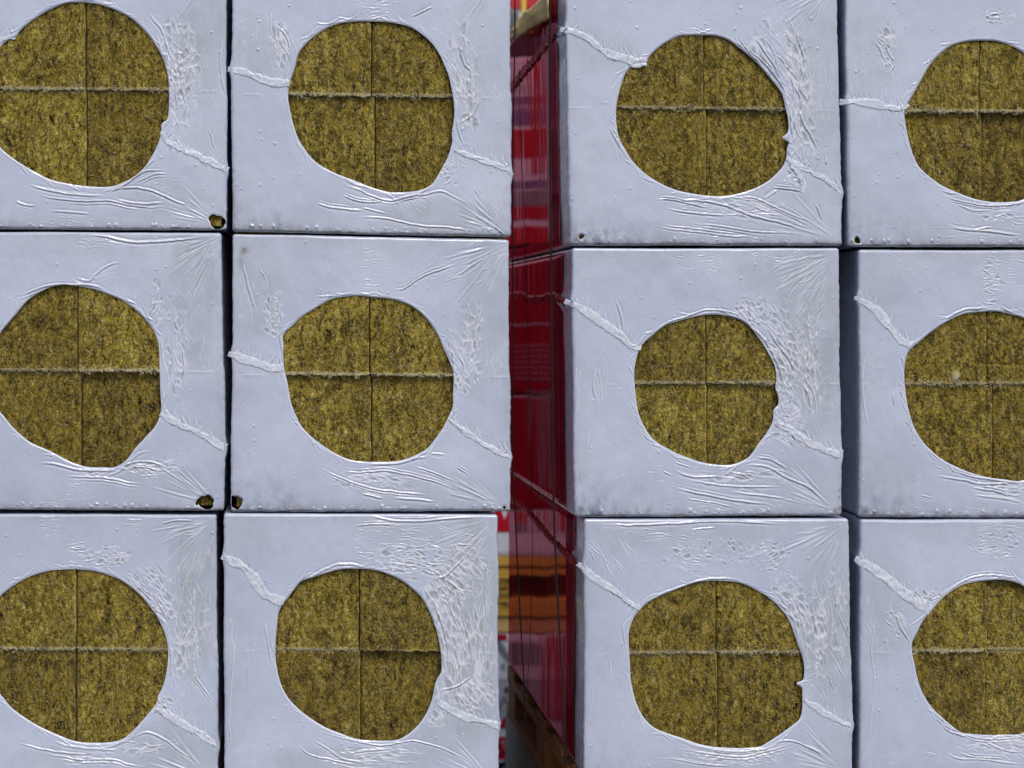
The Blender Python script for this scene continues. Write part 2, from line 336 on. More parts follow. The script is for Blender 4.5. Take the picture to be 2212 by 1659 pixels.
SMALL = {  # little tears near the corners: cx, cy, rx, ry, rot
 '11': [(469, 479, 19, 15, 30)], '21': [(445, 1085, 18, 16, 20), (426, 1086, 3, 6, 20)], '22': [(510, 1085, 13, 15, -35), (1090, 1097, 3, 4, 0)],
 '13': [(1257, 511, 6, 5, -30)], '14': [(1852, 519, 6, 8, -30)], '23': [(1240, 1006, 2.5, 5, 0)]}
JOINT = {  # vertical joint x of the upper pair, of the lower pair, horizontal joint y left, y right; recess (mm) of TL, TR, BL, BR slab
 '11': (185, 187, 190, 195, 0, 1, 0, 1), '12': (803, 811, 201, 210, 0, 5, 4, 7), '13': (1523, 1530, 230, 236, 0, 4, 0, 8),
 '14': (2118, 2127, 238, 242, 0, 1, 6, 13), '21': (167, 175, 800, 801, 4, 0, 3, 11), '22': (799, 804, 807, 812, 0, 1, 6, 9),
 '23': (1528, 1532, 828, 827, 1, 2, 3, 6), '24': (2137, 2150, 829, 829, 1, 2, 0, 2), '31': (164, 163, 1402, 1406, 1, 2, 1, 2),
 '32': (777, 780, 1403, 1408, 6, 1, 0, 14), '33': (1550, 1554, 1412, 1410, 1, 2, 0, 3), '34': (2136, 2134, 1408, 1404, 0, 12, 1, 5)}
SEAMS = {
 '11': [([(348,285),(363,308),(387,318),(417,332),(450,348),(492,369)], 15), ([(-60,88),(-20,93),(8,84),(33,80)], 13)],
 '12': [([(492,150),(530,157),(570,173),(603,180),(625,179)], 17), ([(980,323),(1017,337),(1053,350),(1087,362),(1108,378)], 13)],
 '13': [([(1212,62),(1250,72),(1283,93),(1317,117),(1350,124),(1373,135),(1397,133)], 19), ([(1700,343),(1737,363),(1777,383),(1823,417)], 11), ([(1705,350),(1722,374),(1737,398),(1734,416)], 9)],
 '14': [([(1816,218),(1863,222),(1897,227),(1920,233),(1943,235),(1960,223)], 17)],
 '21': [([(348,891),(372,909),(404,923),(436,939),(487,969)], 17)],
 '22': [([(493,763),(522,775),(558,785),(590,795),(611,795)], 16), ([(968,905),(998,927),(1030,949),(1070,973),(1105,990)], 12)],
 '23': [([(1222,650),(1257,666),(1297,694),(1337,722),(1365,748),(1385,754)], 17), ([(1675,912),(1705,928),(1737,950),(1777,970),(1822,983)], 15)],
 '24': [([(1848,645),(1862,650),(1894,670),(1922,706),(1946,734),(1970,746)], 17)],
 '31': [([(336,1530),(364,1547),(395,1565),(424,1582),(471,1613)], 14)],
 '32': [([(478,1203),(512,1218),(540,1239),(561,1271),(582,1290),(614,1297)], 20), ([(943,1491),(950,1516),(978,1535),(1009,1549),(1044,1558),(1080,1569)], 15)],
 '33': [([(1250,1219),(1273,1239),(1308,1264),(1339,1285),(1367,1306),(1383,1315)], 15), ([(1738,1511),(1770,1533),(1805,1553),(1845,1569)], 14)],
 '34': [([(1848,1208),(1875,1222),(1910,1246),(1945,1274),(1980,1302),(2011,1316)], 21)]}
FOLD = {
 '11': [[(170,1190),(260,1220),(400,1250),(550,1265),(700,1270)],[(205,1250),(350,1285),(540,1303),(700,1300),(850,1330),(1010,1345),(1100,1320)],[(320,1370),(430,1372),(600,1388)],[(700,1240),(850,1215),(990,1240),(1150,1310),(1240,1335)],[(680,1265),(820,1190),(940,1110),(1080,1105)],[(870,1190),(1000,1130),(1090,1130)],[(730,1290),(900,1320),(1080,1310)],[(100,1300),(160,1330),(230,1335)],[(940,1090),(1010,1030)],[(1350,830),(1375,900),(1395,980)],[(960,70),(1000,140),(1050,200),(1080,300),(1130,420)],[(1450,230),(1430,380),(1440,520),(1478,650)],[(1150,300),(1160,450),(1140,600),(1160,750)],[(1200,430),(1180,560),(1210,700)],[(1130,800),(1090,900)]],
 '12': [[(770,1190),(900,1225),(1000,1270),(1120,1300),(1240,1270),(1340,1260),(1450,1240),(1560,1290),(1660,1335)],[(800,1260),(900,1300),(1000,1310),(1080,1300)],[(625,1310),(720,1340),(870,1360),(960,1365)],[(930,1345),(1100,1385)],[(870,1410),(1050,1410),(1200,1440),(1330,1465),(1500,1475),(1700,1505)],[(1410,1170),(1450,1090),(1500,1020)],[(1400,1195),(1290,1260),(1150,1290)],[(350,75),(345,170),(360,250)],[(390,170),(440,230),(470,320),(460,400)],[(470,230),(490,330),(475,470)],[(1560,260),(1590,400),(1640,470),(1640,580),(1620,700),(1660,760)],[(1700,620),(1650,740),(1560,800)],[(1590,160),(1570,300),(1600,420)],[(1780,1460),(1870,1530)],[(1250,110),(1330,75),(1400,40)],[(1550,760),(1560,850),(1600,950)],[(1720,900),(1740,880)]],
 '13': [[(590,1295),(700,1290),(820,1320),(960,1350)],[(660,1345),(760,1370),(900,1385),(1080,1400)],[(700,1300),(900,1300),(1080,1340),(1200,1390),(1400,1440),(1570,1495)],[(1100,1290),(1220,1280),(1350,1330),(1500,1400),(1620,1437)],[(580,1455),(700,1485),(900,1505),(1080,1530),(1250,1535)],[(860,1450),(1050,1470),(1250,1500),(1480,1510)],[(1350,1215),(1480,1225),(1560,1245)],[(1400,1225),(1300,1290)],[(1640,1320),(1680,1430)],[(1140,240),(1210,340),(1290,410)],[(1250,240),(1310,340),(1380,440),(1420,540)],[(1310,250),(1370,340),(1400,460)],[(1500,160),(1530,270),(1570,400),(1540,560),(1580,640),(1530,700)],[(1530,700),(1560,800),(1620,900),(1655,980)],[(1490,540),(1540,640),(1500,780),(1530,880)],[(1470,480),(1500,600),(1480,760),(1490,900)],[(1700,1000),(1710,1070)],[(300,820),(330,880),(400,1000)],[(1180,300),(1290,390),(1400,520),(1450,620)],[(1530,700),(1500,800),(1510,950)],[(1530,700),(1480,850)]],
 '14': [[(770,1265),(900,1300),(1050,1330),(1200,1335),(1327,1310)],[(880,1320),(1000,1365),(1150,1360)],[(1080,1330),(1250,1325),(1340,1300)],[(820,1470),(950,1490),(1100,1500),(1327,1530)],[(1000,1490),(1120,1470)],[(360,270),(400,330),(420,400)],[(420,240),(440,330),(480,400),(460,470),(470,540)]],
 '21': [[(200,1285),(300,1290),(420,1320),(560,1325),(640,1320)],[(340,1355),(480,1360),(580,1365),(700,1390),(770,1400)],[(640,1320),(700,1285),(800,1275),(880,1300),(910,1325)],[(560,1360),(640,1330),(740,1240),(820,1215)],[(700,1300),(800,1310),(860,1330)],[(440,55),(560,60),(700,90),(820,90),(960,80),(1120,60)],[(400,280),(480,300),(520,260),(600,210),(660,200)],[(100,400),(160,360),(270,325),(400,320),(500,325),(590,360)],[(860,320),(840,400),(800,490)],[(870,600),(880,720),(890,800)],[(940,600),(930,700),(950,820)],[(1120,100),(1010,170)],[(870,1000),(890,900)],[(30,520),(5,580)],[(985,650),(995,760),(990,880)]],
 '22': [[(330,440),(345,520),(335,600),(350,700),(350,770)],[(225,235),(260,290),(275,360)],[(135,200),(160,310),(205,465)],[(530,1300),(620,1345),(720,1385),(850,1425),(960,1440),(1160,1460)],[(650,1325),(760,1335),(900,1325),(1020,1345),(1180,1385),(1300,1435)],[(1060,1300),(1150,1330),(1280,1385)],[(940,1475),(1060,1480),(1180,1495)],[(780,1450),(900,1475)],[(1140,1210),(1060,1260),(960,1285),(800,1290)],[(1150,1235),(1230,1240)],[(1290,1300),(1350,1345)],[(1425,390),(1420,480),(1390,590),(1400,680),(1370,740),(1330,760)],[(1240,600),(1275,720),(1280,850),(1280,940)],[(1300,700),(1330,760),(1320,850)],[(1390,760),(1405,860)],[(940,340),(1000,345),(1100,280),(1230,230),(1300,210)],[(1395,1455),(1455,1485)]],
 '23': [[(540,1300),(590,1325)],[(600,1250),(700,1285)],[(600,1295),(700,1330),(850,1330)],[(660,1345),(800,1370),(960,1385),(1200,1385)],[(590,1390),(760,1425),(940,1460),(1130,1480)],[(650,1450),(800,1470),(940,1500)],[(900,1415),(1050,1430),(1220,1450)],[(980,1270),(1100,1275),(1200,1330),(1310,1380),(1390,1425)],[(1040,1225),(1130,1240),(1220,1295)],[(1360,420),(1350,520),(1330,620),(1305,720),(1310,800),(1350,860),(1370,960),(1375,1050),(1405,1140)],[(1290,820),(1330,900),(1340,1000)],[(440,620),(490,560),(560,500),(650,470),(780,430),(900,440),(1000,480)],[(960,490),(1060,560),(1120,640),(1160,720),(1190,820),(1180,900)],[(1100,520),(1150,600),(1210,680),(1250,760),(1230,860)],[(180,740),(165,840),(180,930)],[(190,740),(205,850),(210,920)],[(150,1090),(120,1220),(75,1460)],[(75,730),(60,850)],[(280,370),(310,440),(325,540)]],
 '24': [[(250,690),(235,800),(245,950),(275,1100)],[(620,1325),(760,1345),(900,1370),(1106,1360)],[(820,1390),(960,1410),(1040,1440)],[(830,1430),(1000,1450),(1106,1475)],[(550,1430),(610,1445)],[(710,1290),(830,1330),(1000,1355),(1106,1365)],[(680,480),(780,430),(920,420)],[(630,1275),(670,1290)],[(400,880),(410,960)]],
 '31': [[(100,1505),(200,1530),(340,1560),(580,1580)],[(230,1570),(380,1590),(500,1610),(680,1605),(800,1640),(930,1659)],[(300,1480),(400,1520),(550,1540),(660,1535),(800,1480),(880,1440)],[(820,1480),(910,1440),(1020,1490),(1100,1550),(1200,1615)],[(620,1550),(720,1550)],[(1210,290),(1180,420),(1130,540),(1115,640)],[(1280,540),(1230,680),(1215,850),(1195,960),(1200,1080),(1250,1160),(1300,1230),(1330,1330)],[(1195,660),(1190,780),(1150,860)],[(1140,950),(1120,1060)],[(1200,1080),(1180,1210)],[(850,540),(900,590),(940,640)],[(960,640),(1000,680),(1040,770)],[(1040,880),(1060,980),(1045,1100)],[(980,155),(1100,130),(1200,135)],[(780,130),(880,130)],[(430,300),(480,310),(530,300)]],
 '32': [[(175,690),(165,830),(180,960),(165,1150),(150,1400),(160,1480),(130,1650)],[(260,870),(265,1000),(265,1200),(245,1420),(190,1620)],[(370,750),(385,860),(410,1020)],[(690,1430),(840,1470),(980,1500),(1100,1520),(1280,1490),(1450,1530),(1600,1600),(1690,1655)],[(560,1490),(640,1570),(800,1610),(950,1640)],[(660,1480),(760,1540),(860,1600),(1000,1625)],[(880,1570),(1000,1550),(1150,1540)],[(600,510),(680,470),(800,410),(900,400),(1010,425)],[(920,165),(1050,150),(1180,160)],[(970,90),(1150,130),(1300,135),(1500,120),(1700,110)],[(1700,370),(1740,450),(1730,600),(1740,760)],[(1420,490),(1480,470),(1560,400),(1620,330)],[(1400,540),(1420,640),(1460,760),(1490,860),(1500,960),(1490,1080)],[(1500,540),(1520,680),(1560,780),(1590,880),(1570,1000),(1540,1120),(1580,1200)],[(1600,560),(1590,720),(1640,900),(1640,1060),(1600,1160)],[(1450,1180),(1560,1150),(1660,1080)]],
 '33': [[(190,1120),(170,1300),(150,1430),(155,1590)],[(125,500),(130,700),(140,820)],[(370,770),(375,850),(385,900)],[(290,990),(295,1100)],[(680,1470),(800,1520),(950,1550),(1100,1560),(1280,1530),(1400,1440),(1460,1370)],[(620,1590),(750,1615),(900,1640),(1050,1650)],[(700,1540),(900,1570),(1100,1590),(1280,1550),(1450,1500)],[(1290,1510),(1400,1490),(1530,1540),(1620,1600)],[(1500,1520),(1600,1570)],[(1690,470),(1680,620),(1720,760),(1780,900),(1785,1050)],[(1530,640),(1560,780),(1570,900),(1550,1050)],[(1430,530),(1450,640),(1480,780),(1500,900),(1510,1050)],[(1390,680),(1430,760),(1450,850)],[(780,190),(950,175)],[(160,300),(200,390)],[(160,150),(400,160),(700,150),(1000,135),(1420,160)],[(500,640),(620,580),(760,530),(880,495),(1000,490),(1110,500)],[(1640,1080),(1670,1180)]],
 '34': [[(300,710),(330,820),(320,960),(340,1100),(330,1260),(310,1450),(270,1650)],[(470,700),(500,790),(560,880)],[(750,1360),(850,1430),(960,1470),(1100,1480),(1264,1470)],[(760,1380),(800,1430),(950,1475)],[(650,1560),(720,1580)],[(760,1550),(860,1600),(1000,1605),(1264,1640)],[(850,1560),(960,1590),(1150,1595)],[(1000,1490),(1150,1550),(1264,1560)],[(730,620),(800,560),(880,510),(1000,470),(1140,475),(1220,495)]]}
# stretched, web-like torn zones: cx, cy, rx, ry (zoom units), long-axis angle (deg from +x, downwards), cell length, cell width (mm), share of open cells
WEB = {
 '11': [(1110,380,80,260,72,17,7,.75),(1170,640,90,260,95,18,8,.7),(1210,420,90,260,88,16,7,.35)],
 '12': [(1590,430,90,260,85,18,8,.45),(1600,720,90,200,80,20,9,.7),(410,290,60,150,75,14,5,.9),(1500,1120,60,90,120,10,5,.5)],
 '13': [(1370,360,140,230,55,26,8,.6),(1530,560,90,330,85,24,9,.85),(1560,900,90,200,70,18,7,.5),(1250,1350,230,70,12,22,7,.6),(1500,1150,60,60,60,10,6,.6)],
 '14': [(430,330,60,150,65,12,6,.5),(1150,110,130,50,0,10,6,.35),(1200,1410,160,50,0,14,6,.5)],
 '21': [(950,650,60,240,82,16,6,.6),(850,420,40,120,110,12,5,.5),(820,1310,140,45,10,16,7,.7),(520,1350,110,22,5,16,6,.5)],
 '22': [(1380,640,50,220,95,20,9,.6),(1300,760,70,170,80,18,7,.65),(300,490,50,130,75,13,5,.8),(850,1380,220,50,14,20,7,.5)],
 '23': [(1170,700,120,260,62,16,7,.9),(1290,820,130,260,85,19,8,.6),(1040,440,120,80,60,11,6,.7),(1220,1080,110,90,40,12,6,.5),(1000,1350,200,60,12,20,7,.55),(1330,620,60,200,95,16,6,.5)],
 '24': [(940,300,55,150,0,9,5,.4),(1000,1400,140,40,8,18,6,.4)],
 '31': [(900,540,140,120,50,14,6,.7),(1000,690,70,110,60,17,9,.9),(1130,930,90,250,85,17,7,.55),(1200,760,70,260,92,20,8,.35),(650,350,160,60,-5,10,6,.4),(860,1540,130,45,-15,20,8,.6),(560,1605,200,30,6,20,8,.5),(1010,1280,70,60,40,10,6,.8)],
 '32': [(1500,850,150,420,82,22,9,.95),(1660,960,120,330,85,26,10,.7),(1280,370,220,110,12,12,6,.8),(1480,560,120,160,60,16,8,.95),(1600,420,140,160,45,26,9,.5),(1660,1210,120,110,60,16,8,.8),(1440,1360,60,60,60,12,7,.9),(1050,1590,260,60,8,22,8,.5)],
 '33': [(1440,700,70,130,65,18,9,.95),(1550,860,70,260,85,18,7,.5),(1250,360,170,90,-25,9,5,.35),(780,360,150,80,5,9,5,.35),(1000,330,150,80,80,8,5,.25),(1370,560,90,90,60,9,5,.5),(1100,1590,260,50,5,20,7,.45),(1660,800,110,330,85,22,8,.25)],
 '34': [(1080,280,140,110,0,9,5,.35),(470,760,60,130,55,12,6,.4),(1120,1520,200,60,10,20,8,.7),(620,610,110,50,35,8,4,.6)]}
# fine parallel hatching: cx, cy, rx, ry, stroke angle, stroke length mm, count
HATCH = {
 '11': [(560,1440,300,50,2,16,22),(1230,330,50,130,-55,8,16),(1360,560,120,150,88,18,26),(600,8,160,25,2,22,10),(1000,1200,150,90,-30,14,14),(1250,700,60,300,80,12,22)],
 '12': [(1050,70,60,90,0,16,26),(960,20,230,30,0,16,14),(1780,620,130,60,88,12,30),(270,330,160,200,88,26,18),(1560,600,110,330,70,10,34),(1250,1330,120,60,45,14,24),(400,560,120,50,88,12,18),(1740,1320,110,120,62,40,14),(900,1490,500,20,1,14,22),(1620,1010,70,110,50,10,14)],
 '13': [(870,1400,120,150,4,16,44),(1640,620,110,230,86,18,46),(1100,1530,400,40,2,16,34),(350,270,90,90,75,14,14),(1370,150,120,130,125,12,26),(1480,1130,60,80,160,10,18),(1530,450,60,300,60,13,30),(1320,1330,190,70,35,16,26),(900,200,110,20,3,20,10)],
 '14': [(300,520,260,160,86,22,40),(430,760,160,60,86,14,16),(950,1500,300,60,3,16,26),(600,530,80,120,115,26,12),(70,520,70,220,88,18,20)],
 '21': [(480,95,90,50,4,18,20),(820,110,280,40,4,18,16),(1070,120,100,80,-25,34,12),(420,1440,60,70,0,12,16),(1140,770,60,30,88,12,12),(1000,480,90,200,80,13,20),(1060,520,60,230,88,22,14),(540,230,120,50,-35,7,16),(300,1505,300,20,2,14,14),(110,370,90,40,-35,18,8),(850,1340,130,50,60,12,14)],
 '22': [(830,200,45,170,0,15,34),(1440,160,130,80,-25,46,14),(1480,130,90,90,-50,36,12),(1500,780,80,80,88,20,22),(960,250,110,40,-40,7,12),(240,700,150,40,88,12,22),(1360,1150,110,60,70,12,20),(900,1400,180,60,40,14,18),(700,1530,500,12,1,14,16),(150,380,60,180,85,30,12),(1300,260,200,90,-22,30,10)],
 '23': [(900,180,400,60,5,30,24),(1280,230,160,120,-32,60,26),(1340,330,110,180,-55,50,18),(1220,560,120,220,70,12,46),(800,1500,400,50,3,16,30),(60,860,50,160,86,30,14),(1380,470,60,90,-50,18,14),(200,800,50,120,88,12,12),(1400,900,80,200,120,10,20),(700,1340,250,120,8,16,22)],
 '24': [(940,240,50,150,0,14,44),(230,780,70,190,88,28,18),(1060,1440,150,60,3,18,20),(700,1510,350,15,2,12,16),(320,780,40,120,88,10,10),(1060,220,60,100,3,20,10)],
 '31': [(470,350,50,110,0,20,30),(310,160,60,80,2,16,20),(1150,180,130,60,-18,40,16),(1190,330,100,180,-60,60,18),(1290,880,50,110,88,18,18),(640,400,60,50,5,14,14),(1100,600,90,200,75,12,26),(1150,1000,110,240,-70,10,30),(900,1500,200,60,-30,22,18),(1260,500,70,300,92,40,14)],
 '32': [(1430,240,260,80,6,50,26),(1660,240,90,130,-45,70,18),(1700,560,80,200,95,50,18),(990,270,60,110,2,14,30),(1150,220,110,90,3,18,30),(1600,980,150,260,60,10,70),(1700,1200,80,120,-50,12,30),(150,840,60,120,88,24,16),(320,890,90,60,88,10,18),(1000,1590,380,60,6,26,44),(1730,900,60,400,88,24,30),(1500,1400,160,100,60,8,18)],
 '33': [(500,200,300,60,3,60,14),(300,340,150,100,55,50,16),(790,300,80,130,4,16,34),(1260,420,110,60,130,8,34),(100,900,40,300,88,30,26),(1640,1000,120,300,80,20,44),(1620,700,130,260,88,26,26),(1560,1200,120,60,70,14,20),(1000,1600,400,50,4,20,36),(350,870,60,160,88,12,18),(1730,520,50,150,80,26,12),(1400,600,100,120,50,7,26),(1730,150,50,40,-40,8,12)],
 '34': [(1030,200,70,160,0,14,36),(330,860,110,110,88,14,26),(280,760,80,160,88,34,16),(1150,160,120,30,2,26,12),(640,620,90,60,75,8,22),(530,560,90,50,45,16,16),(1100,1540,250,80,25,20,34),(780,1330,60,110,45,30,12)]}
# broad stretched areas where the film is thinner: cx, cy, rx, ry (zoom units), amount
THIN = {
 '11': [(1330,300,180,420,.75),(1000,1300,300,150,.45),(1330,900,160,200,.3)], '12': [(1700,350,200,420,.55),(250,330,180,240,.55),(1500,1400,420,120,.7)],
 '13': [(1650,500,190,560,.75),(1600,1350,260,200,.5),(230,300,260,170,.4),(800,1560,600,60,.3)], '14': [(250,350,260,330,.5),(60,700,80,700,.5),(600,1500,700,100,.3)],
 '21': [(1050,300,170,480,.8),(850,1400,300,120,.5),(700,120,500,60,.3)], '22': [(1450,450,150,500,.7),(200,350,170,300,.6),(1200,1450,380,110,.5),(120,150,120,160,.4)],
 '23': [(1350,550,230,600,.9),(1250,200,330,170,.55),(250,130,330,80,.5),(1250,1400,330,160,.4)], '24': [(250,250,260,220,.6),(300,1400,300,260,.5),(60,800,100,700,.4)],
 '31': [(1200,600,190,640,.85),(1100,1560,400,180,.7),(500,1620,600,90,.5)], '32': [(1640,800,240,860,.95),(200,250,260,220,.5),(1350,200,420,150,.5),(1000,1610,700,90,.6),(1500,1500,300,150,.6)],
 '33': [(1650,800,230,800,.85),(700,230,700,120,.5),(1000,1610,700,80,.4),(1650,1500,260,200,.5)], '34': [(350,600,260,420,.6),(900,200,600,90,.4),(300,1500,260,200,.4)]}
ROWN = {'1': 'top row', '2': 'middle row', '3': 'bottom row'}
LABEL = {
 '11': 'white film-wrapped pack, top row, far left, olive tear at its lower right corner',
 '12': 'white film-wrapped pack, top row, second from left, hole narrowing to its lower right',
 '13': 'white film-wrapped pack, top row, right of the red gap, notched upper left rim',
 '14': 'white film-wrapped pack in the top right corner, hole cut off by the frame',
 '21': 'white film-wrapped pack, middle row, far left, round olive tear at its lower right corner',
 '22': 'white film-wrapped pack, middle row, second from left, dark oval tear at its lower left corner',
 '23': 'white film-wrapped pack with the smallest hole, middle row, right of the red gap',
 '24': 'white film-wrapped pack, middle row, far right, pale chip in its upper wool',
 '31': 'white film-wrapped pack, bottom row, far left, hole cut off by the frame',
 '32': 'white film-wrapped pack, bottom row, second from left, dense net of torn film beside its hole',
 '33': 'white film-wrapped pack, bottom row, right of the red gap, tiny white flap on its rim',
 '34': 'white film-wrapped pack in the bottom right corner, broad seam running to its hole'}
STEP = 1.35
def make_pack(k):
    seed = int(k)*101; R = np.random.RandomState(seed)
    ox, oy, kk = ZT[k]; cn = np.array(CORN[k], float); col = int(k[1]); row = int(k[0])
    depth = 1100.0 if col <= 2 else 1200.0
    y0 = R.uniform(-3, 4)                                   # packs do not line up exactly
    wd = (np.linalg.norm(cn[1]-cn[0])+np.linalg.norm(cn[2]-cn[3]))/2; ht = (np.linalg.norm(cn[3]-cn[0])+np.linalg.norm(cn[2]-cn[1]))/2
    nu = int(wd/STEP)+1; nv = int(ht/STEP)+1; r = 6.5
    base = cn.mean(0); org = W((cn[2][0]+cn[3][0])/2, max(cn[2][1], cn[3][1]), y0+depth/2)
    root = empty('insulation_pack', org)
    tag(root, LABEL[k], 'insulation pack', 'film-wrapped mineral wool packs stacked in rows')
    us = np.linspace(0, 1, nu); vs = np.linspace(0, 1, nv); U, Vv = np.meshgrid(us, vs, indexing='ij')
    def warp(u, v, fine=1.0):
        """unit square -> mm position, with the wavering edges of a soft pack"""
        x = (cn[0][0]*(1-u)+cn[1][0]*u)*(1-v)+(cn[3][0]*(1-u)+cn[2][0]*u)*v
        y = (cn[0][1]*(1-u)+cn[1][1]*u)*(1-v)+(cn[3][1]*(1-u)+cn[2][1]*u)*v
        wl = np.clip(1-u*2.2, 0, 1)**2; wr = np.clip(1-(1-u)*2.2, 0, 1)**2; wt = np.clip(1-v*2.2, 0, 1)**2; wb = np.clip(1-(1-v)*2.2, 0, 1)**2
        x = x+wl*(2.6*fbm(v*4, v*0+1, seed+1, 3)+fine*.5*vnoise(v*60, v*0, seed+7))+wr*(2.8*fbm(v*4, v*0+2, seed+2, 3)+fine*.7*vnoise(v*55, v*0, seed+8))
        y = y+wt*(1.2*fbm(u*5, u*0, seed+3, 3))+wb*(1.2*fbm(u*5, u*0+4, seed+4, 3)+fine*.5*vnoise(u*60, u*0, seed+9))
        for P, w_ in SEAMS[k]:
            if P[-1][0] > cn[2][0]-14: sy, sg = P[-1][1], 1
            elif P[0][0] < cn[3][0]+14: sy, sg = P[0][1], -1
            else: continue
            wt_ = (wr if sg > 0 else wl); x = x+sg*wt_*4.0*np.exp(-((y-sy)/16.0)**2)
        # slack in the film half way down
        ym = (JOINT[k][2]+JOINT[k][3])/2; x = x+wr*2.5*sstep(-25, 25, y-ym)-wr*1.2; return x, y
    # rounded-box profile
    a = U*wd; b = Vv*ht; qa = np.clip(a, r, wd-r); qb = np.clip(b, r, ht-r); da, db, dc = a-qa, b-qb, -r+0*a
    l = np.sqrt(da**2+db**2+dc**2); a2 = qa+da/l*r; b2 = qb+db/l*r; c2 = r+dc/l*r
    X, Y = warp(a2/wd, b2/ht); D = c2.copy()
    # hole
    poly = catmull(T(HOLE[k], ox, oy, kk), 4, True)
    big = np.full(X.shape, 60.0); NX = X.copy(); NY = Y.copy()
    m = (X > poly[:, 0].min()-60) & (X < poly[:, 0].max()+60) & (Y > poly[:, 1].min()-60) & (Y < poly[:, 1].max()+60)
    s_, nx_, ny_ = poly_sd(X[m], Y[m], poly); big[m] = s_; NX[m] = nx_; NY[m] = ny_
    SD = big.copy()
    for (cx, cy, rx, ry, ro) in SMALL.get(k, []):
        t = np.linspace(0, 2*np.pi, 28, endpoint=False); jj = 1+.10*np.sin(3*t+cx)+.05*np.sin(7*t); c_, s2 = math.cos(math.radians(ro)), math.sin(math.radians(ro))
        px_, py_ = rx*jj*np.cos(t), ry*jj*np.sin(t); pp = np.stack([cx+px_*c_-py_*s2, cy+px_*s2+py_*c_], 1)
        m = (abs(X-cx) < rx*2+30) & (abs(Y-cy) < ry*2+30); s_, nx_, ny_ = poly_sd(X[m], Y[m], pp)
        sub = SD[m]; mm = s_ < sub; sub2 = np.where(mm, s_, sub); SD[m] = sub2
        t1 = NX[m]; t1 = np.where(mm, nx_, t1); NX[m] = t1; t1 = NY[m]; t1 = np.where(mm, ny_, t1); NY[m] = t1
    # relief
    H = 1.8*fbm(X/120, Y/120, seed+11, 3)+.5*fbm(X/26, Y/40, seed+12, 3)
    thick = np.zeros_like(X); thin = np.zeros_like(X)
    def around(P, mgn):
        return (X > P[:, 0].min()-mgn) & (X < P[:, 0].max()+mgn) & (Y > P[:, 1].min()-mgn) & (Y < P[:, 1].max()+mgn)
    def ridge(P, wdt, hgt, tk, asym=.35, tap=.25):
        P = np.asarray(P, float); m = around(P, wdt*4)
        if not m.any(): return
        d, t, sg, Ln = line_d(X[m], Y[m], P); tp = sstep(0, tap, t)*sstep(0, tap, 1-t)
        d2 = d*(1+asym*sg)
        e = np.exp(-(d2/wdt)**2)*tp
        H[m] += hgt*e-.45*hgt*np.exp(-((d-wdt*2.2)/(wdt*1.3))**2)*tp
        thick[m] = np.maximum(thick[m], tk*np.exp(-(d/(wdt*.8))**2)*tp)
    for F_ in FOLD[k]:
        P = catmull(T(F_, ox, oy, kk), 6, False)
        P = P+np.stack([1.2*fbm(P[:, 0]/11, P[:, 1]/11, seed+21, 2), 1.2*fbm(P[:, 0]/11+50, P[:, 1]/11, seed+22, 2)], 1)
        fl = min(1, .35+np.hypot(*(P[-1]-P[0]))/70)
        ridge(P, R.uniform(1.1, 1.7)*(.5+.5*fl), R.uniform(1.7, 2.8)*fl, R.uniform(.75, 1.0))
        if R.rand() < .6:                                   # a finer companion fold
            o_ = R.uniform(3, 7)*R.choice([-1, 1]); i0 = R.randint(0, max(1, len(P)//3)); i1 = max(i0+3, len(P)-R.randint(0, max(1, len(P)//3)))
            ridge(P[i0:i1]+np.array([R.uniform(-2, 2), o_]), 1.1, R.uniform(.9, 1.6), .5)
    for (cx, cy, rx, ry, ang, ln, n_) in HATCH.get(k, []):
        for i in range(n_):
            q = R.uniform(-1, 1, 2)
            if q@q > 1: q = q/1.5
            c0 = np.array([ox+(cx+q[0]*rx)/kk, oy+(cy+q[1]*ry)/kk]); aa = math.radians(ang+R.normal(0, 9)); L_ = ln*R.uniform(.5, 1.35)
            dv = np.array([math.cos(aa), math.sin(aa)]); nv_ = np.array([-dv[1], dv[0]])*R.uniform(-.1, .1)*L_
            hh = R.uniform(.3, 1.1)
            ridge([c0-dv*L_/2, c0+nv_, c0+dv*L_/2], R.uniform(.8, 1.25), hh, .40+.45*R.rand(), .2, .45)
    for (cx, cy, rx, ry, ang, cl, cw, sh) in WEB.get(k, []):
        cl *= 1.3; cw *= 1.3
        cx, cy, rx, ry = ox+cx/kk, oy+cy/kk, rx/kk*1.15, ry/kk*1.15
        m = (abs(X-cx) < rx*1.3) & (abs(Y-cy) < ry*1.3)
        if not m.any(): continue
        x, y = X[m]-cx, Y[m]-cy; x = x+4.5*fbm(x/28, y/28, seed+31, 2); y = y+4.5*fbm(x/28+9, y/28, seed+32, 2)
        c_, s2 = math.cos(math.radians(ang)), math.sin(math.radians(ang))
        n_ = int(rx*ry*6.8/(cl*cw))+6; sx = R.uniform(-1.4, 1.4, n_)*rx; sy = R.uniform(-1.4, 1.4, n_)*ry; act = R.rand(n_)
        p1, p2 = (x*c_+y*s2)/cl, (-x*s2+y*c_)/cw; q1, q2 = (sx*c_+sy*s2)/cl, (-sx*s2+sy*c_)/cw
        F1 = np.full(x.shape, 9e9); F2 = F1.copy(); A = np.zeros(x.shape)
        for i in range(n_):
            d = (p1-q1[i])**2+(p2-q2[i])**2; c1 = d < F1; F2 = np.where(c1, F1, np.minimum(F2, d)); A = np.where(c1, act[i], A); F1 = np.where(c1, d, F1)
        F1 = np.sqrt(F1); F2 = np.sqrt(F2); e = F2-F1
        mask = sstep(1.15, .55, np.sqrt((x/rx)**2+(y/ry)**2)+.35*fbm(x/15, y/15, seed+33, 2))
        active = (A < sh).astype(float); inner = sstep(.12, .75, e)
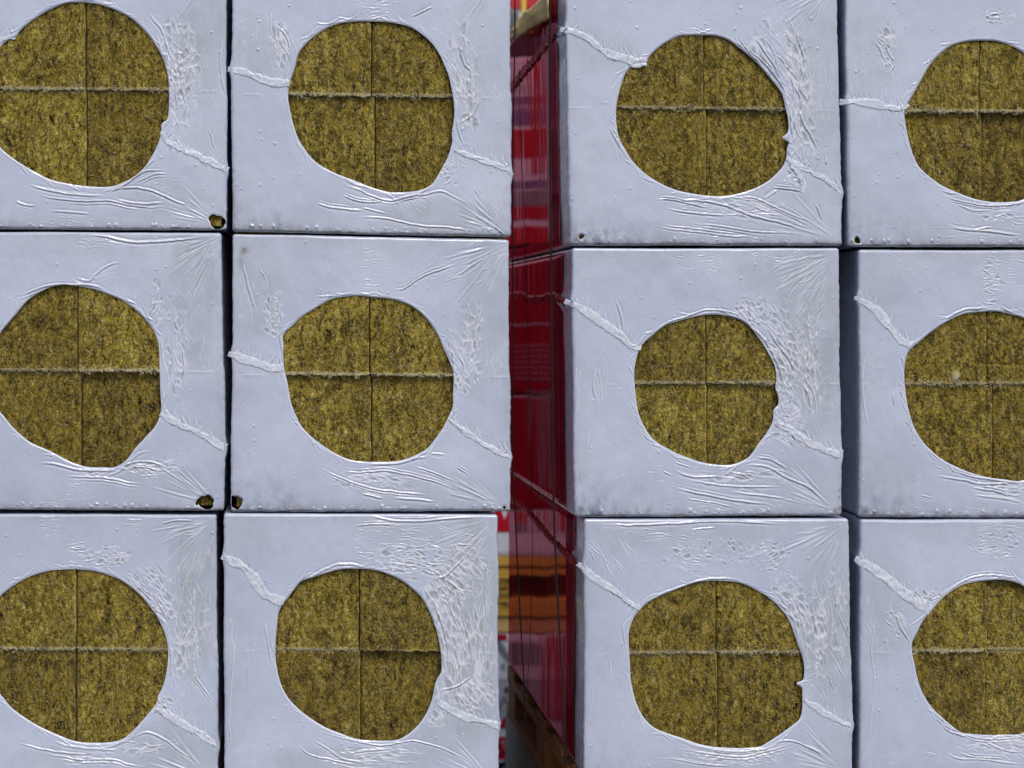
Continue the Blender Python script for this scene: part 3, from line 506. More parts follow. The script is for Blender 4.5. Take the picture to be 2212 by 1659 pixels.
        H[m] += mask*active*(.75*np.exp(-(e/.20)**2)-.95*inner)
        H[m] += mask*(1-active)*.4*np.exp(-(e/.15)**2)
        # rumpled strands inside an open cell
        H[m] += mask*active*inner*.22*vnoise(p1*4.5+A*40, p2*.8, seed+34)
        thick[m] = np.maximum(thick[m], mask*active*.7*np.exp(-(e/.16)**2)); thin[m] = np.maximum(thin[m], mask*active*inner*1.0)
    for (cx, cy, rx, ry, ang, cl, cw, sh) in WEB.get(k, []):     # long strands pulled through the torn zones
        for i in range(int(rx*ry/kk/kk/260*sh)+2):
            q = R.uniform(-.8, .8, 2); c0 = np.array([ox+(cx+q[0]*rx)/kk, oy+(cy+q[1]*ry)/kk]); aa = math.radians(ang+R.normal(0, 14)); L_ = cl*R.uniform(1.6, 4.2)
            dv = np.array([math.cos(aa), math.sin(aa)]); nv_ = np.array([-dv[1], dv[0]])*R.uniform(-.16, .16)*L_
            ridge(catmull([c0-dv*L_/2, c0-dv*L_*.1+nv_, c0+dv*L_*.25+nv_*.6, c0+dv*L_/2], 3, False), R.uniform(.9, 1.3), R.uniform(.7, 1.4), R.uniform(.8, 1), .3, .35)
    for (cx, cy, rx, ry, am) in THIN.get(k, []):
        q = np.sqrt(((X-ox-cx/kk)/(rx/kk))**2+((Y-oy-cy/kk)/(ry/kk))**2)+.35*fbm(X/60, Y/60, seed+41, 3)
        thin = np.maximum(thin, am*.85*sstep(1.25, .55, q)*(.75+.35*fbm(X/9, Y/45, seed+42, 3)))
    thin = np.maximum(thin, .38*np.exp(-np.minimum(np.minimum(a, wd-a), np.minimum(b, ht-b))/38)*(.8+.5*fbm(X/40, Y/70, seed+43, 3)))
    # tension lines running out of the two right-hand corners
    for (fx, fy, a0, a1, n_) in ((cn[1][0]-12, cn[1][1]+12, 100, 172, 26), (cn[2][0]-14, cn[2][1]-12, 188, 232, 16)):
        for i in range(n_):
            aa = math.radians(R.uniform(a0, a1)); d0 = R.uniform(8, 70); d1 = d0+R.uniform(30, 110); dv = np.array([math.cos(aa), math.sin(aa)])
            ridge([np.array([fx, fy])+dv*d0, np.array([fx, fy])+dv*(d0+d1)/2+R.uniform(-1, 1, 2), np.array([fx, fy])+dv*d1], R.uniform(1.3, 2.4), R.uniform(.3, .8), .22, .1, .4)
    # the faint level crease at mid height
    ym = JOINT[k][2]+(JOINT[k][3]-JOINT[k][2])*U+3; cr = np.exp(-((Y-ym)/2.2)**2)*sstep(25, 60, big); H += .45*cr*sstep(-.2, .4, vnoise(X/30, Y*0, seed+52)); thick = np.maximum(thick, .2*cr*(.5+.5*vnoise(X/9, Y*0, seed+51)))
    for P, w_ in SEAMS[k]:                                  # gathers on either side of each seam
        P = np.array(P, float)
        for i in range(int(np.hypot(*(P[-1]-P[0]))/4.5)):
            t = R.rand()*(len(P)-1.001); j = int(t); c0 = P[j]+(P[j+1]-P[j])*(t-j); sgn = R.choice([-1, -1, 1]); L_ = R.uniform(10, 34) if sgn < 0 else R.uniform(8, 18)
            dx = R.normal(0, .18); ridge([c0, c0+np.array([dx, sgn])*L_*.5, c0+np.array([dx*1.3, sgn])*L_], R.uniform(1.1, 2.0), R.uniform(.6, 1.6), .35, .1, .5)
    # the rim of the hole: a tight bright lip drawn back onto the wool
    lv = np.clip(.55+1.0*fbm(X/24, Y/24, seed+58, 3), .08, 1.3); lip = lv*np.exp(-((SD-2.4)/1.5)**2); H += 1.3*lip-3.0*np.exp(-(np.maximum(SD, 0)/2.0)**2)*(SD > -3); thick = np.maximum(thick, .75*np.minimum(1, lv)*np.exp(-((SD-1.4)/1.5)**2))
    for i in range(46):                                     # puckers leaving the rim at a slant
        j = R.randint(len(poly)); p = poly[j]; q = poly[(j+2) % len(poly)]; tdir = (q-p)/(np.hypot(*(q-p))+1e-6); out = p-np.array([X.mean(), Y.mean()]); out /= np.hypot(*out)
        if R.rand() < .5: tdir = -tdir
        L_ = R.uniform(14, 48); ridge([p+out*R.uniform(2, 6), p+out*R.uniform(5, 9)+tdir*L_*.5, p+out*R.uniform(7, 16)+tdir*L_], R.uniform(1.0, 1.7), R.uniform(.4, 1.4), .4, .2, .4)
    # rain drops
    nd_ = 120
    dx = R.uniform(cn[0][0]+8, cn[1][0]-8, nd_); dy = cn[0][1]+10+(cn[2][1]-cn[0][1]-18)*R.rand(nd_)
    nb = 34; dx = np.r_[dx, R.uniform(cn[0][0]+8, cn[1][0]-8, nb)]; dy = np.r_[dy, cn[3][1]+(cn[2][1]-cn[3][1])*((dx[nd_:]-cn[3][0])/(cn[2][0]-cn[3][0]))-R.uniform(1, 14, nb)]
    dr = np.r_[R.uniform(1.0, 2.9, nd_)*R.choice([.7, 1], nd_), R.uniform(1.8, 4.2, nb)]
    stepx = wd/(nu-1); stepy = ht/(nv-1)
    for x, y, q in zip(dx, dy, dr):
        i = int((x-cn[0][0])/stepx); j = int((y-cn[0][1])/stepy); w_ = 6; sl = (slice(max(0, i-w_), i+w_), slice(max(0, j-w_), j+w_))
        if H[sl].size == 0: continue
        d2 = ((X[sl]-x)**2+((Y[sl]-y)*.85)**2)/(q*q); H[sl] += np.sqrt(np.clip(1-d2, 0, 1))*q*.5
    # dirt rising from the lower edge, soil packed along the bottom roll
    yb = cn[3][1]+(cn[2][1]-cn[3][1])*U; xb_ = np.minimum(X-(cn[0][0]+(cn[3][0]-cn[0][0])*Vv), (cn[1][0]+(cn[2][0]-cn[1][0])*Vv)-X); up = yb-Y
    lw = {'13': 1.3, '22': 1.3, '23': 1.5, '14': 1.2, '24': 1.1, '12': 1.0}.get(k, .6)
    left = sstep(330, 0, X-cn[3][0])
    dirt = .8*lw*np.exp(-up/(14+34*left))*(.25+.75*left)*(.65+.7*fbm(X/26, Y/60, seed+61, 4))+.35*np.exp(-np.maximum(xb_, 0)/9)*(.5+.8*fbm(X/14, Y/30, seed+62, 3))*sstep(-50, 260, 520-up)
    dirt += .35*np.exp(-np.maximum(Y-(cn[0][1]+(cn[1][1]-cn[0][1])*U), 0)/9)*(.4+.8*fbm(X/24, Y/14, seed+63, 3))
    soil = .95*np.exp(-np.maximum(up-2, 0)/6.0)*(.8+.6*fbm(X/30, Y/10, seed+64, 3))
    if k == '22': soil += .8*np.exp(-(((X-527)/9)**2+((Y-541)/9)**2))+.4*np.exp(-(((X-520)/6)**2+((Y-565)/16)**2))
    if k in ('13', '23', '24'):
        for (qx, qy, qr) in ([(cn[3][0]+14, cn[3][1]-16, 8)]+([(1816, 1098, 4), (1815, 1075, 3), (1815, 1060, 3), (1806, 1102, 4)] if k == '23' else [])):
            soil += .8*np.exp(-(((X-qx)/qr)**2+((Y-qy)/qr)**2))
    edge = np.minimum(np.minimum(a, wd-a), np.minimum(b, ht-b)); H *= sstep(0, 8, edge)*.85+.15
    # snap vertices to the rim, drop the faces inside
    mm = (np.abs(SD) < STEP*.75); X = np.where(mm, NX, X); Y = np.where(mm, NY, Y)
    inside = (SD < -STEP*.75)
    H = np.maximum(H, -1.8); D = D-H; Dsm = np.minimum(D, 2.0)
    for _ in range(3): Dsm = np.minimum(Dsm, .25*(np.roll(Dsm, 1, 0)+np.roll(Dsm, -1, 0)+np.roll(Dsm, 1, 1)+np.roll(Dsm, -1, 1)))
    Vf = np.stack([X/1000, (D+y0)/1000, (ZB-Y)/1000], -1).reshape(-1, 3)
    idx = np.arange(nu*nv).reshape(nu, nv)
    fin = inside[:-1, :-1] | inside[1:, :-1] | inside[1:, 1:] | inside[:-1, 1:]
    allrim = mm[:-1, :-1] & mm[1:, :-1] & mm[1:, 1:] & mm[:-1, 1:]
    keep = ~fin & ~allrim
    F = np.stack([idx[:-1, :-1], idx[:-1, 1:], idx[1:, 1:], idx[1:, :-1]], -1)[keep]
    # sides and back
    per = np.r_[idx[:, 0], idx[-1, 1:], idx[-2::-1, -1], idx[0, -2:0:-1]]
    pu = U.reshape(-1)[per]; pv = Vv.reshape(-1)[per]; rings = [1.6, 3.2, 5, 6.5, 12, 20, 32, 50, 80, 125, 180, 260, 360, 500, 700, depth-30, depth-8, depth]
    RV = []
    Px, Py = warp(pu, pv); cxm, cym = cn.mean(0)
    for i, dd in enumerate(rings):
        aa = pu*wd; bb = pv*ht; q1 = np.clip(aa, r, wd-r); q2 = np.clip(bb, r, ht-r); e1, e2 = aa-q1, bb-q2; e3 = np.minimum(dd-r, 0)+0*aa; l = np.sqrt(e1**2+e2**2+e3**2)+1e-9
        x_, y_ = warp((q1+e1/l*r)/wd, (q2+e2/l*r)/ht, math.exp(-max(0, dd-6)/18)); yy = (r+e3/l*r) if dd < r else dd+0*aa
        amp = min(1, dd/60)*2.2
        lean = np.sign(pu-.5)*(-4*min(1, dd/300))
        if col == 1: lean = np.where(pu > .5, 12*sstep(30, 300, dd), 0)
        if col == 2: lean = np.where(pu < .5, -1.0*sstep(30, 300, dd), -4*min(1, dd/300))
        if col == 4: lean = np.where(pu < .5, 10*sstep(6, 90, dd)-48*sstep(200, 520, dd), lean)
        x_ = x_+np.where(abs(pu-.5) > .499, amp*fbm(pv*5, pv*0+dd/160, seed+71, 3), 0)+lean*(abs(pu-.5)*2)
        y_ = y_+np.sign(pv-.5)*(abs(pv-.5)*2)*(1.2*sstep(30, 200, dd))
        if dd >= depth: x_ = cxm+(x_-cxm)*.985; y_ = cym+(y_-cym)*.985
        RV.append(np.stack([x_/1000, (yy+y0)/1000, (ZB-y_)/1000], -1))
    nP = len(per); base_i = nu*nv; ring_idx = [per]+[base_i+i*nP+np.arange(nP) for i in range(len(rings))]
    Fs = []
    for i in range(len(rings)):
        A_, B_ = ring_idx[i], ring_idx[i+1]; A2, B2 = np.roll(A_, -1), np.roll(B_, -1); Fs.append(np.stack([A_, A2, B2, B_], -1))
    # back closed by joining opposite points of the last ring
    last = ring_idx[-1]; top = last[:nu]; bot = last[nu+nv-2:nu+nv-2+nu][::-1]
    Fs.append(np.stack([top[:-1], top[1:], bot[1:], bot[:-1]], -1))
    V = np.vstack([Vf]+RV); F = np.vstack([F]+Fs)
    z = np.zeros(len(V)-nu*nv)
    dz = np.r_[dirt.reshape(-1), z+.12]
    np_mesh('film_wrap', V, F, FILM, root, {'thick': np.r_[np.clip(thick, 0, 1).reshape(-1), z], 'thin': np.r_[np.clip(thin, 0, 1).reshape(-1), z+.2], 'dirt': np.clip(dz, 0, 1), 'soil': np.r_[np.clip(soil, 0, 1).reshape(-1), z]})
    # seams
    for i, (P, w_) in enumerate(SEAMS[k]):
        fl_ = lambda a_, b_: Dsm[np.clip(((a_-cn[0][0])/wd*(nu-1)).astype(int), 0, nu-1), np.clip(((b_-cn[0][1])/ht*(nv-1)).astype(int), 0, nv-1)]
        V, F = ribbon(P, w_*1.0, .8, seed+80+i, lambda a_, b_, h_: (a_/1000, (y0+fl_(a_, b_)-.3-h_)/1000+np.maximum(0, np.maximum(cn[0][0]+(cn[3][0]-cn[0][0])*(b_-cn[0][1])/ht+2-a_, a_-cn[1][0]-(cn[2][0]-cn[1][0])*(b_-cn[0][1])/ht+2))**1.5*.00016, (ZB-b_)/1000))
        np_mesh('film_seam', V, F, SEAM, root)
    # wool slabs
    jx1, jx2, jyl, jyr, *rec = JOINT[k]; m_ = 9
    def slab_mesh(x0t, x1t, x0b, x1b, top_, rc, sd_):
        ws = max(x1t-x0t, x1b-x0b); hs = (jyl-cn[0][1]-m_) if top_ else (cn[2][1]-jyl-m_); n1, n2 = int(ws/2.0)+1, int(hs/2.0)+1
        u, v = np.meshgrid(np.linspace(0, 1, n1), np.linspace(0, 1, n2), indexing='ij')
        ja = jyl+(jyr-jyl)*((x0t+(x1t-x0t)*u)-cn[0][0])/wd
        ya, yb_ = (cn[0][1]+m_+0*u, ja) if top_ else (ja+3.2, cn[2][1]-m_+0*u)
        x = (x0t+(x1t-x0t)*u)*(1-v)+(x0b+(x1b-x0b)*u)*v; y = ya+(yb_-ya)*v
        w1 = np.clip(1-abs(v-(1 if top_ else 0))*hs/6, 0, 1)      # near the level joint
        rag = 3.2*fbm(x/9, y*0, sd_, 4)+1.6*vnoise(x/2.4, y*0, sd_+1)
        if top_: y = y+w1*(1.0+rag)
        else: y = y+w1*.8*fbm(x/10, y*0, sd_+2, 3)
        jv = np.minimum(abs(x-jx1 if top_ else x-jx2), 99); x = x+np.clip(1-jv/6, 0, 1)*1.5*fbm(y/16, y*0, sd_+3, 4)*np.sign((u-.5))*0+np.clip(1-jv/6, 0, 1)*1.3*fbm(y/20, y*0, seed+90+int(top_), 4)
        sw = fbm(x/26, y/26, sd_+4, 2)*16
        h = 2.2*fbm(x/34, y/60, sd_+5, 3)+2.6*fbm((x+sw)/9, (y+sw)/22, sd_+6, 4)+1.8*np.abs(vnoise((x+sw*.6)/3.8, (y-sw*.5)/8.0, sd_+7))+.7*R.uniform(-1, 1, x.shape)
        h += w1*(2.6+2.6*vnoise(x/3.0, y/3, sd_+8)) if top_ else 0
        h -= np.clip(1-jv/3.5, 0, 1)*2.2
        e = np.minimum(np.minimum(u, 1-u)*ws, np.minimum(v, 1-v)*hs); h -= 1.5*np.clip(1-e/3, 0, 1)
        pit = np.zeros_like(x)
        for _ in range(3):
            qx, qy = x0t+ws*R.uniform(.25, .85) if x1t < jx1+3 else x0t+ws*R.uniform(.15, .7), ya.mean()+hs*R.uniform(.2, .8); pr, pl = R.uniform(2.2, 5), R.uniform(4, 12)
            an = R.uniform(-.5, .5); dx_ = (x-qx)*math.cos(an)+(y-qy)*math.sin(an); dy_ = (y-qy)*math.cos(an)-(x-qx)*math.sin(an)
            q = np.exp(-((dx_/pr)**2+(dy_/pl)**2)**1.5*(1+.8*vnoise(x/3, y/3, sd_+9))); h -= 7*q; pit = np.maximum(pit, q*.9)
            h += 2.2*np.exp(-(((dx_-pr*1.8)/pr)**2+(dy_/pl)**2))
        pale = w1*(.9+.6*vnoise(x/5, y/4, sd_+10)) if top_ else w1*.25*(1+vnoise(x/6, y/5, sd_+10))
        pale = pale*(0.35 if (k == '32' and x0t > jx1-5) else 1)
        pale = np.maximum(pale, .45*np.exp(-((jv-2.4)/1.3)**2)*(x < (jx1 if top_ else jx2))*(.6+.6*vnoise(x/6, y/11, sd_+11)))
        pale = np.maximum(pale, sstep(.62, .85, vnoise(x/5.5, y/4.0, sd_+12)*.5+vnoise(x/2.2, y/3.0, sd_+13)*.55)*.7)
        if k == '33' and top_: pit = np.maximum(pit, .5*np.exp(-(((x-1562)/26)**2+((y-1372)/42)**2))*(.7+.5*vnoise(x/8, y/8, sd_+17)))
        yel = sstep(.0, .8, fbm(x/60, y/90, sd_+14, 3))
        if k == '24' and top_ and x0t < jx1-20:
            q = np.exp(-(((x-2067)/9)**2+((y-812)/11)**2)**2); pale = np.maximum(pale, q); h += 3*q
        if k == '24' and top_: q = np.exp(-((y-786-(x-2130)*.04)/3.0)**2)*sstep(2090, 2140, x); h -= 3*q
        h -= 3.2*np.exp(-np.maximum(jv-1, 0)/7)*(1 if x0t > jx1-20 else .35)*(.6+.6*vnoise(y/40, y*0, sd_+15))
        yw = np.maximum(5.4+rc+(0 if top_ else 4.0)-h, 2.2+.25*vnoise(x/3, y/3, sd_+16))
        V0 = np.stack([x/1000, (yw+y0)/1000, (ZB-y)/1000], -1).reshape(-1, 3); idx = np.arange(n1*n2).reshape(n1, n2)
        F0 = np.stack([idx[:-1, :-1], idx[:-1, 1:], idx[1:, 1:], idx[1:, :-1]], -1).reshape(-1, 4)
        pr_ = np.r_[idx[:, 0], idx[-1, 1:], idx[-2::-1, -1], idx[0, -2:0:-1]]; Pb = V0[pr_].copy(); Pb2 = Pb.copy(); Pb2[:, 1] = (depth-25)/1000
        nP = len(pr_); bi = n1*n2+np.arange(nP); Fs = np.stack([pr_, np.roll(pr_, -1), np.roll(bi, -1), bi], -1)
        tp = bi[:n1]; bt = bi[n1+n2-2:n1+n2-2+n1][::-1]; Fb = np.stack([tp[:-1], tp[1:], bt[1:], bt[:-1]], -1)
        zz = np.zeros(nP)
        return np.vstack([V0, Pb2]), np.vstack([F0, Fs, Fb]), {'pale': np.r_[np.clip(pale, 0, 1).reshape(-1), zz], 'pit': np.r_[np.clip(pit, 0, 1).reshape(-1), zz], 'yel': np.r_[yel.reshape(-1), zz]}
    xl, xr = max(cn[0][0], cn[3][0])+(14 if col == 4 else m_), min(cn[1][0], cn[2][0])-m_
    for i, (a0, a1, b0, b1, tp_) in enumerate(((xl, jx1-1.1, xl, jx1-1.1, True), (jx1+1.1, xr, jx1+1.1, xr, True), (xl, jx2-1.1, xl, jx2-1.1, False), (jx2+1.1, xr, jx2+1.1, xr, False))):
        V, F, at = slab_mesh(a0, a1, b0, b1, tp_, rec[i], seed+200+i*20)
        # loose fibres and curls standing off the cut face, where the hole shows them
        nf = 1900; fx = R.uniform(max(a0, poly[:, 0].min()-6)+3, min(a1, poly[:, 0].max()+6)-3, nf)
        ylo, yhi = ((cn[0][1]+m_, jyl) if tp_ else (jyl+2, cn[2][1]-m_)); fy = R.uniform(max(ylo, poly[:, 1].min()-6), min(yhi, poly[:, 1].max()+6), nf)
        an = R.normal(math.pi/2, .75, nf); cu = R.normal(0, 1.5, nf); ln = R.uniform(4, 13, nf)*R.choice([.6, 1], nf); wd_ = R.uniform(.45, 1.25, nf); lf = R.uniform(.8, 4.0, nf)
        nj = nf//4                                           # a share of them fringes the level joint
        if tp_: fy[:nj] = jyl+(jyr-jyl)*(fx[:nj]-cn[0][0])/wd-.8+R.normal(0, 1.7, nj)*(1+1.6*(vnoise(fx[:nj]/14, fx[:nj]*0, seed+77) > .2)); ln[:nj] *= .6; wd_[:nj] *= 1.25; an[:nj] = R.uniform(0, 6.3, nj); lf[:nj] += 2
        if tp_ and k == '32' and i == 1: fy[:nj] -= R.uniform(0, 160, nj); ln[:nj] *= .7; wd_[:nj] *= .5
        iy = lambda x_, y_: 0
        g_ = np.asarray(V)[:, :]; n2_ = None
        K5 = 5; tt = np.linspace(0, 1, K5)[None, :]; aa_ = an[:, None]+cu[:, None]*(tt-.5)
        sx_ = np.cumsum(np.cos(aa_)*ln[:, None]/K5, 1); sy_ = np.cumsum(np.sin(aa_)*ln[:, None]/K5, 1)
        x_ = fx[:, None]+sx_-sx_.mean(1, keepdims=True); y_ = fy[:, None]+sy_-sy_.mean(1, keepdims=True)
        keep_ = np.arange(nf) >= nj; keep_ |= vnoise(fx/7, fx*0, seed+78) > -.45; lf = np.where(keep_, lf, -3)
        hh_ = np.maximum((5.2+rec[i]+(0 if tp_ else 4.0))-(.8+lf[:, None]*np.sin(np.pi*np.clip(tt*.8+.15, 0, 1))), 2.1)
        nxx, nyy = -np.sin(aa_)*wd_[:, None]/2, np.cos(aa_)*wd_[:, None]/2
        A1 = np.stack([(x_+nxx)/1000, (hh_+y0)/1000, (ZB-y_-nyy)/1000], -1); A2 = np.stack([(x_-nxx)/1000, (hh_+y0+.25)/1000, (ZB-y_+nyy)/1000], -1)
        VV = np.stack([A1, A2], 2).reshape(-1, 3); bi = len(V)+(np.arange(nf)*K5*2)[:, None]+np.arange(K5-1)[None, :]*2
        FF = np.stack([bi, bi+1, bi+3, bi+2], -1).reshape(-1, 4); pl_ = np.repeat(np.where(np.arange(nf) < nj*(1 if tp_ else 0), R.uniform(.7, 1, nf), R.beta(1.1, 2.8, nf)), K5*2); zz = np.zeros(len(VV))
        at = {'pale': np.r_[at['pale'], pl_], 'pit': np.r_[at['pit'], zz], 'yel': np.r_[at['yel'], zz+.3]}
        np_mesh('wool_slab', np.vstack([V, VV]), np.vstack([F, FF]), WOOL, root, at)
    return root
packs = {}
for k in CORN: packs[k] = make_pack(k)

V, F = box_np(1.797, 2.40, .0, 1.2, (ZB+52)/1000, (ZB+630)/1000, .008); rt = empty('insulation_pack', (2.1, .6, (ZB+52)/1000)); tag(rt, 'added plain pack, unseen above the frame, keeping light out of the slot below', 'insulation pack', 'film-wrapped mineral wool packs stacked in rows')  # added unseen pack, blocks skylight to darken the slot between the right-hand columns
np_mesh('film_wrap', V, F, FILM, rt, {'thick': np.zeros(len(V)), 'thin': np.zeros(len(V))+.2, 'dirt': np.zeros(len(V)), 'soil': np.zeros(len(V))})
# ------------------------------------------------------------------ red printed film on the inner side of the right-hand stack
def side_x(k, py):
    cn = CORN[k]; t = (py-cn[0][1])/(cn[3][1]-cn[0][1]); return cn[0][0]*(1-t)+cn[3][0]*t
def side_pt(k, px, py):
    """sight line through (px, py) met with the side face: depth and true height in mm"""
    t = 0; yw = py
    for _ in range(4):
        X = side_x(k, yw); t = DIST*((X-CX)/(px-CX)-1); yw = CY+(py-CY)*(DIST+t)/DIST
    return t, yw
for k, tstart in (('13', 120), ('23', 120), ('33', 120)):
    cn = CORN[k]; root = packs[k]; sd_ = int(k)*7
    ts = np.linspace(tstart, 1185, 190); ys = np.linspace(min(cn[0][1], cn[1][1])+5, cn[3][1]-5, 200); Tm, Ym = np.meshgrid(ts, ys, indexing='ij')
    rnd = np.minimum(Ym-ys[0], ys[-1]-Ym); off = 5.5+1.5*fbm(Tm/260, Ym/400, sd_, 2)+.35*fbm(Tm/30, Ym/320, sd_+1, 3)-9*np.clip(1-rnd/14, 0, 1)**2
    off = np.where(off > .8, .8+(off-.8)*sstep(0, 90, Tm-tstart), off)
    Xm = np.array([side_x(k, y) for y in ys])[None, :]+4*np.minimum(1, Tm/300)*0-off
    V = np.stack([Xm/1000, Tm/1000, (ZB-Ym)/1000], -1).reshape(-1, 3); idx = np.arange(190*200).reshape(190, 200)
    F = np.stack([idx[:-1, :-1], idx[1:, :-1], idx[1:, 1:], idx[:-1, 1:]], -1).reshape(-1, 4)
    o = np_mesh('printed_side', V, F, RED_SIDE, root); o['label'] = 'glossy red printed film on the side in the gap'
for k, P, w_ in (('13', [(1107,192),(1130,162),(1160,128),(1185,95),(1212,58)], 22), ('23', [(1106,638),(1130,636),(1155,646),(1190,640),(1206,640),(1228,655)], 17), ('33', [(1113,1082),(1135,1093),(1165,1128),(1195,1162),(1222,1188),(1255,1222)], 16)):
    q = [side_pt(k, *p) for p in P][::-1] if False else [side_pt(k, *p) for p in P]
    q = [(-t, y) for t, y in q]
    V, F = ribbon(q, w_, 6.0, int(k)*13, lambda a_, b_, h_: ((np.interp(b_, [CORN[k][0][1], CORN[k][3][1]], [CORN[k][0][0], CORN[k][3][0]])-6.0-h_*.7)/1000, -a_/1000, (ZB-b_)/1000), 1, 1, 2.2)
    q2 = [p for p in q if -p[0] < 200]; pe = q[-1]; q2 = [(-190, q[-2][1]+(pe[1]-q[-2][1])*max(0, (-190-q[-2][0])/(pe[0]-q[-2][0]+1e-6))), ((-190+pe[0])/2, pe[1]), (-2, {'13': 66, '23': 656, '33': 1222}[k])]
    V2, F2 = ribbon(q2, w_, 8.0, int(k)*17, lambda a_, b_, h_: ((np.interp(b_, [CORN[k][0][1], CORN[k][3][1]], [CORN[k][0][0], CORN[k][3][0]])-h_+3)/1000, np.maximum(.001, -a_/1000), (ZB-b_)/1000), 1, 1, 1.6)
    np_mesh('film_seam', V2, F2, SEAM, packs[k])
    o = np_mesh('film_seam', V, F, RED_SEAM, packs[k]); o['label'] = 'red crumpled seam on the side in the gap'

# ------------------------------------------------------------------ pallet under the right-hand stack
def board(x0, x1, y0, y1, z0, z1, name, mat, root, seed=0):
    V, F = box_np(x0, x1, y0, y1, z0, z1, .0025, seed, .0006); return np_mesh(name, V, F, mat, root, smooth=False)
def pallet(x0, x1, ytop, label, mat=M_OLDW, y0=-.01, y1=1.21, under=.145, name='wooden_pallet', grp='pallets of weathered wood'):
    zt = (ZB-ytop)/1000; root = empty(name, ((x0+x1)/2, (y0+y1)/2, zt-under)); tag(root, label, 'pallet', grp)
    n = 5; wy = .13
    for i in range(n):
        yy = y0+(y1-y0-wy)*i/(n-1); board(x0, x1, yy, yy+wy, zt-.022, zt, 'deck_board', mat, root, i)
    for xx in (x0, (x0+x1)/2-.05, x1-.1):
        board(xx, xx+.1, y0, y1, zt-.044, zt-.0225, 'stringer_board', mat, root, 11)
        board(xx, xx+.1, y0, y1, zt-under, zt-under+.022, 'bottom_board', mat, root, 12)
        for yy in (y0, (y0+y1)/2-.07, y1-.14): board(xx+.002, xx+.098, yy+.002, yy+.138, zt-under+.0225, zt-.0445, 'block', mat, root, 13)
    return root
pallet(1.256, 2.46, 1680.0+0.5, 'weathered brown wooden pallet under the bottom packs right of the red gap')
pallet(-.12, 1.075, 1702.0+.5, 'weathered brown wooden pallet under the two bottom left packs', under=.1215)

# ------------------------------------------------------------------ cardboard on the upper right stack, bent over the gap
def sheet(name, rows, mat, thick, label, cat):
    """rows: list of polylines (same length) in world metres, made a thick sheet"""
    A = np.array(rows); n1, n2 = A.shape[:2]; idx = np.arange(n1*n2).reshape(n1, n2)
    F = np.stack([idx[:-1, :-1], idx[1:, :-1], idx[1:, 1:], idx[:-1, 1:]], -1).reshape(-1, 4); org = A.reshape(-1, 3).min(0)
    o = np_mesh(name, A.reshape(-1, 3), F, mat, None, smooth=True, origin=org); md = o.modifiers.new('thickness', 'SOLIDIFY'); md.thickness = thick; md.offset = 0
    tag(o, label, cat); return o
def at(px, py, t): s = (DIST+t)/DIST; return W(CX+(px-CX)*s, CY+(py-CY)*s, t)
low = catmull([(1103, 82, 640), (1113, 80, 590), (1126, 76, 500), (1145, 62, 370), (1165, 50, 240), (1188, 39, 90)], 4, False)
upp = catmull([(1104, 68, 700), (1112, 55, 660), (1122, 41, 600), (1135, 27, 480), (1158, 8, 330), (1182, -14, 160)], 4, False)
rows = []
for f in np.linspace(0, 1, 7):
    rows.append([at(*(a_*(1-f)+b_*f+np.array([1.5*math.sin(f*7+a_[0]*.3), -3*math.sin(f*3.14)+1.6*math.sin(a_[0]*.45+f*5), 10*math.sin(f*9)+12*math.sin(a_[0]*.16+f*3)]))) for a_, b_ in zip(low, upp)])
sheet('cardboard_sheet', rows, M_TAN, .004, 'bent tan cardboard flap at the top of the red gap', 'cardboard')
rows = [[at(px+f*9, py+f*3, 900+40*f) for px, py in ((1100, 96), (1102, 110), (1103, 125), (1104, 139))] for f in (0, .4, .8, 1.2)]
sheet('cardboard_scrap', rows, M_TAN, .004, 'small tan cardboard scrap just below the bent flap, against the left packs', 'cardboard')

# ------------------------------------------------------------------ cords hanging in the gap
def cord(P, t0, t1, rad, label):
    P = catmull(P, 8, False); n = len(P); V = []; K = 8
    Q = [Vector(at(p[0], p[1], t0+(t1-t0)*i/(n-1))) for i, p in enumerate(P)]
    for i, q in enumerate(Q):
        for k in range(K): a_ = 2*math.pi*k/K; V.append((q.x+rad*math.cos(a_), q.y+rad*math.sin(a_), q.z))
    idx = np.arange(n*K).reshape(n, K); F = np.stack([idx[:-1], np.roll(idx[:-1], -1, 1), np.roll(idx[1:], -1, 1), idx[1:]], -1).reshape(-1, 4)
    o = np_mesh('cord', np.array(V), F, M_CORD, None, origin=tuple(Q[-1])); tag(o, label, 'cord', 'black cords hanging in the gap')
cord([(1112, -60), (1112, 100), (1108, 300), (1107, 700), (1107, 1000), (1112, 1100), (1122, 1300), (1132, 1480), (1134, 1560)], 300, 300, .0017, 'black cord hugging the left packs edge in the gap')
cord([(1187, -60), (1188, 100), (1188, 300), (1190, 520), (1193, 830), (1196, 1080), (1202, 1243), (1209, 1372), (1216, 1500), (1221, 1640), (1222, 1760)], 70, 70, .0023, 'thickest black cord, running full height down the red gap')
cord([(1122, 150), (1124, 300), (1131, 420), (1135, 545), (1145, 900), (1150, 1150), (1146, 1360), (1137, 1500)], 420, 420, .0008, 'thin dark strand added for a reflected line between the two cords')  # added strand standing in for a faint reflected line, not a hanging cord

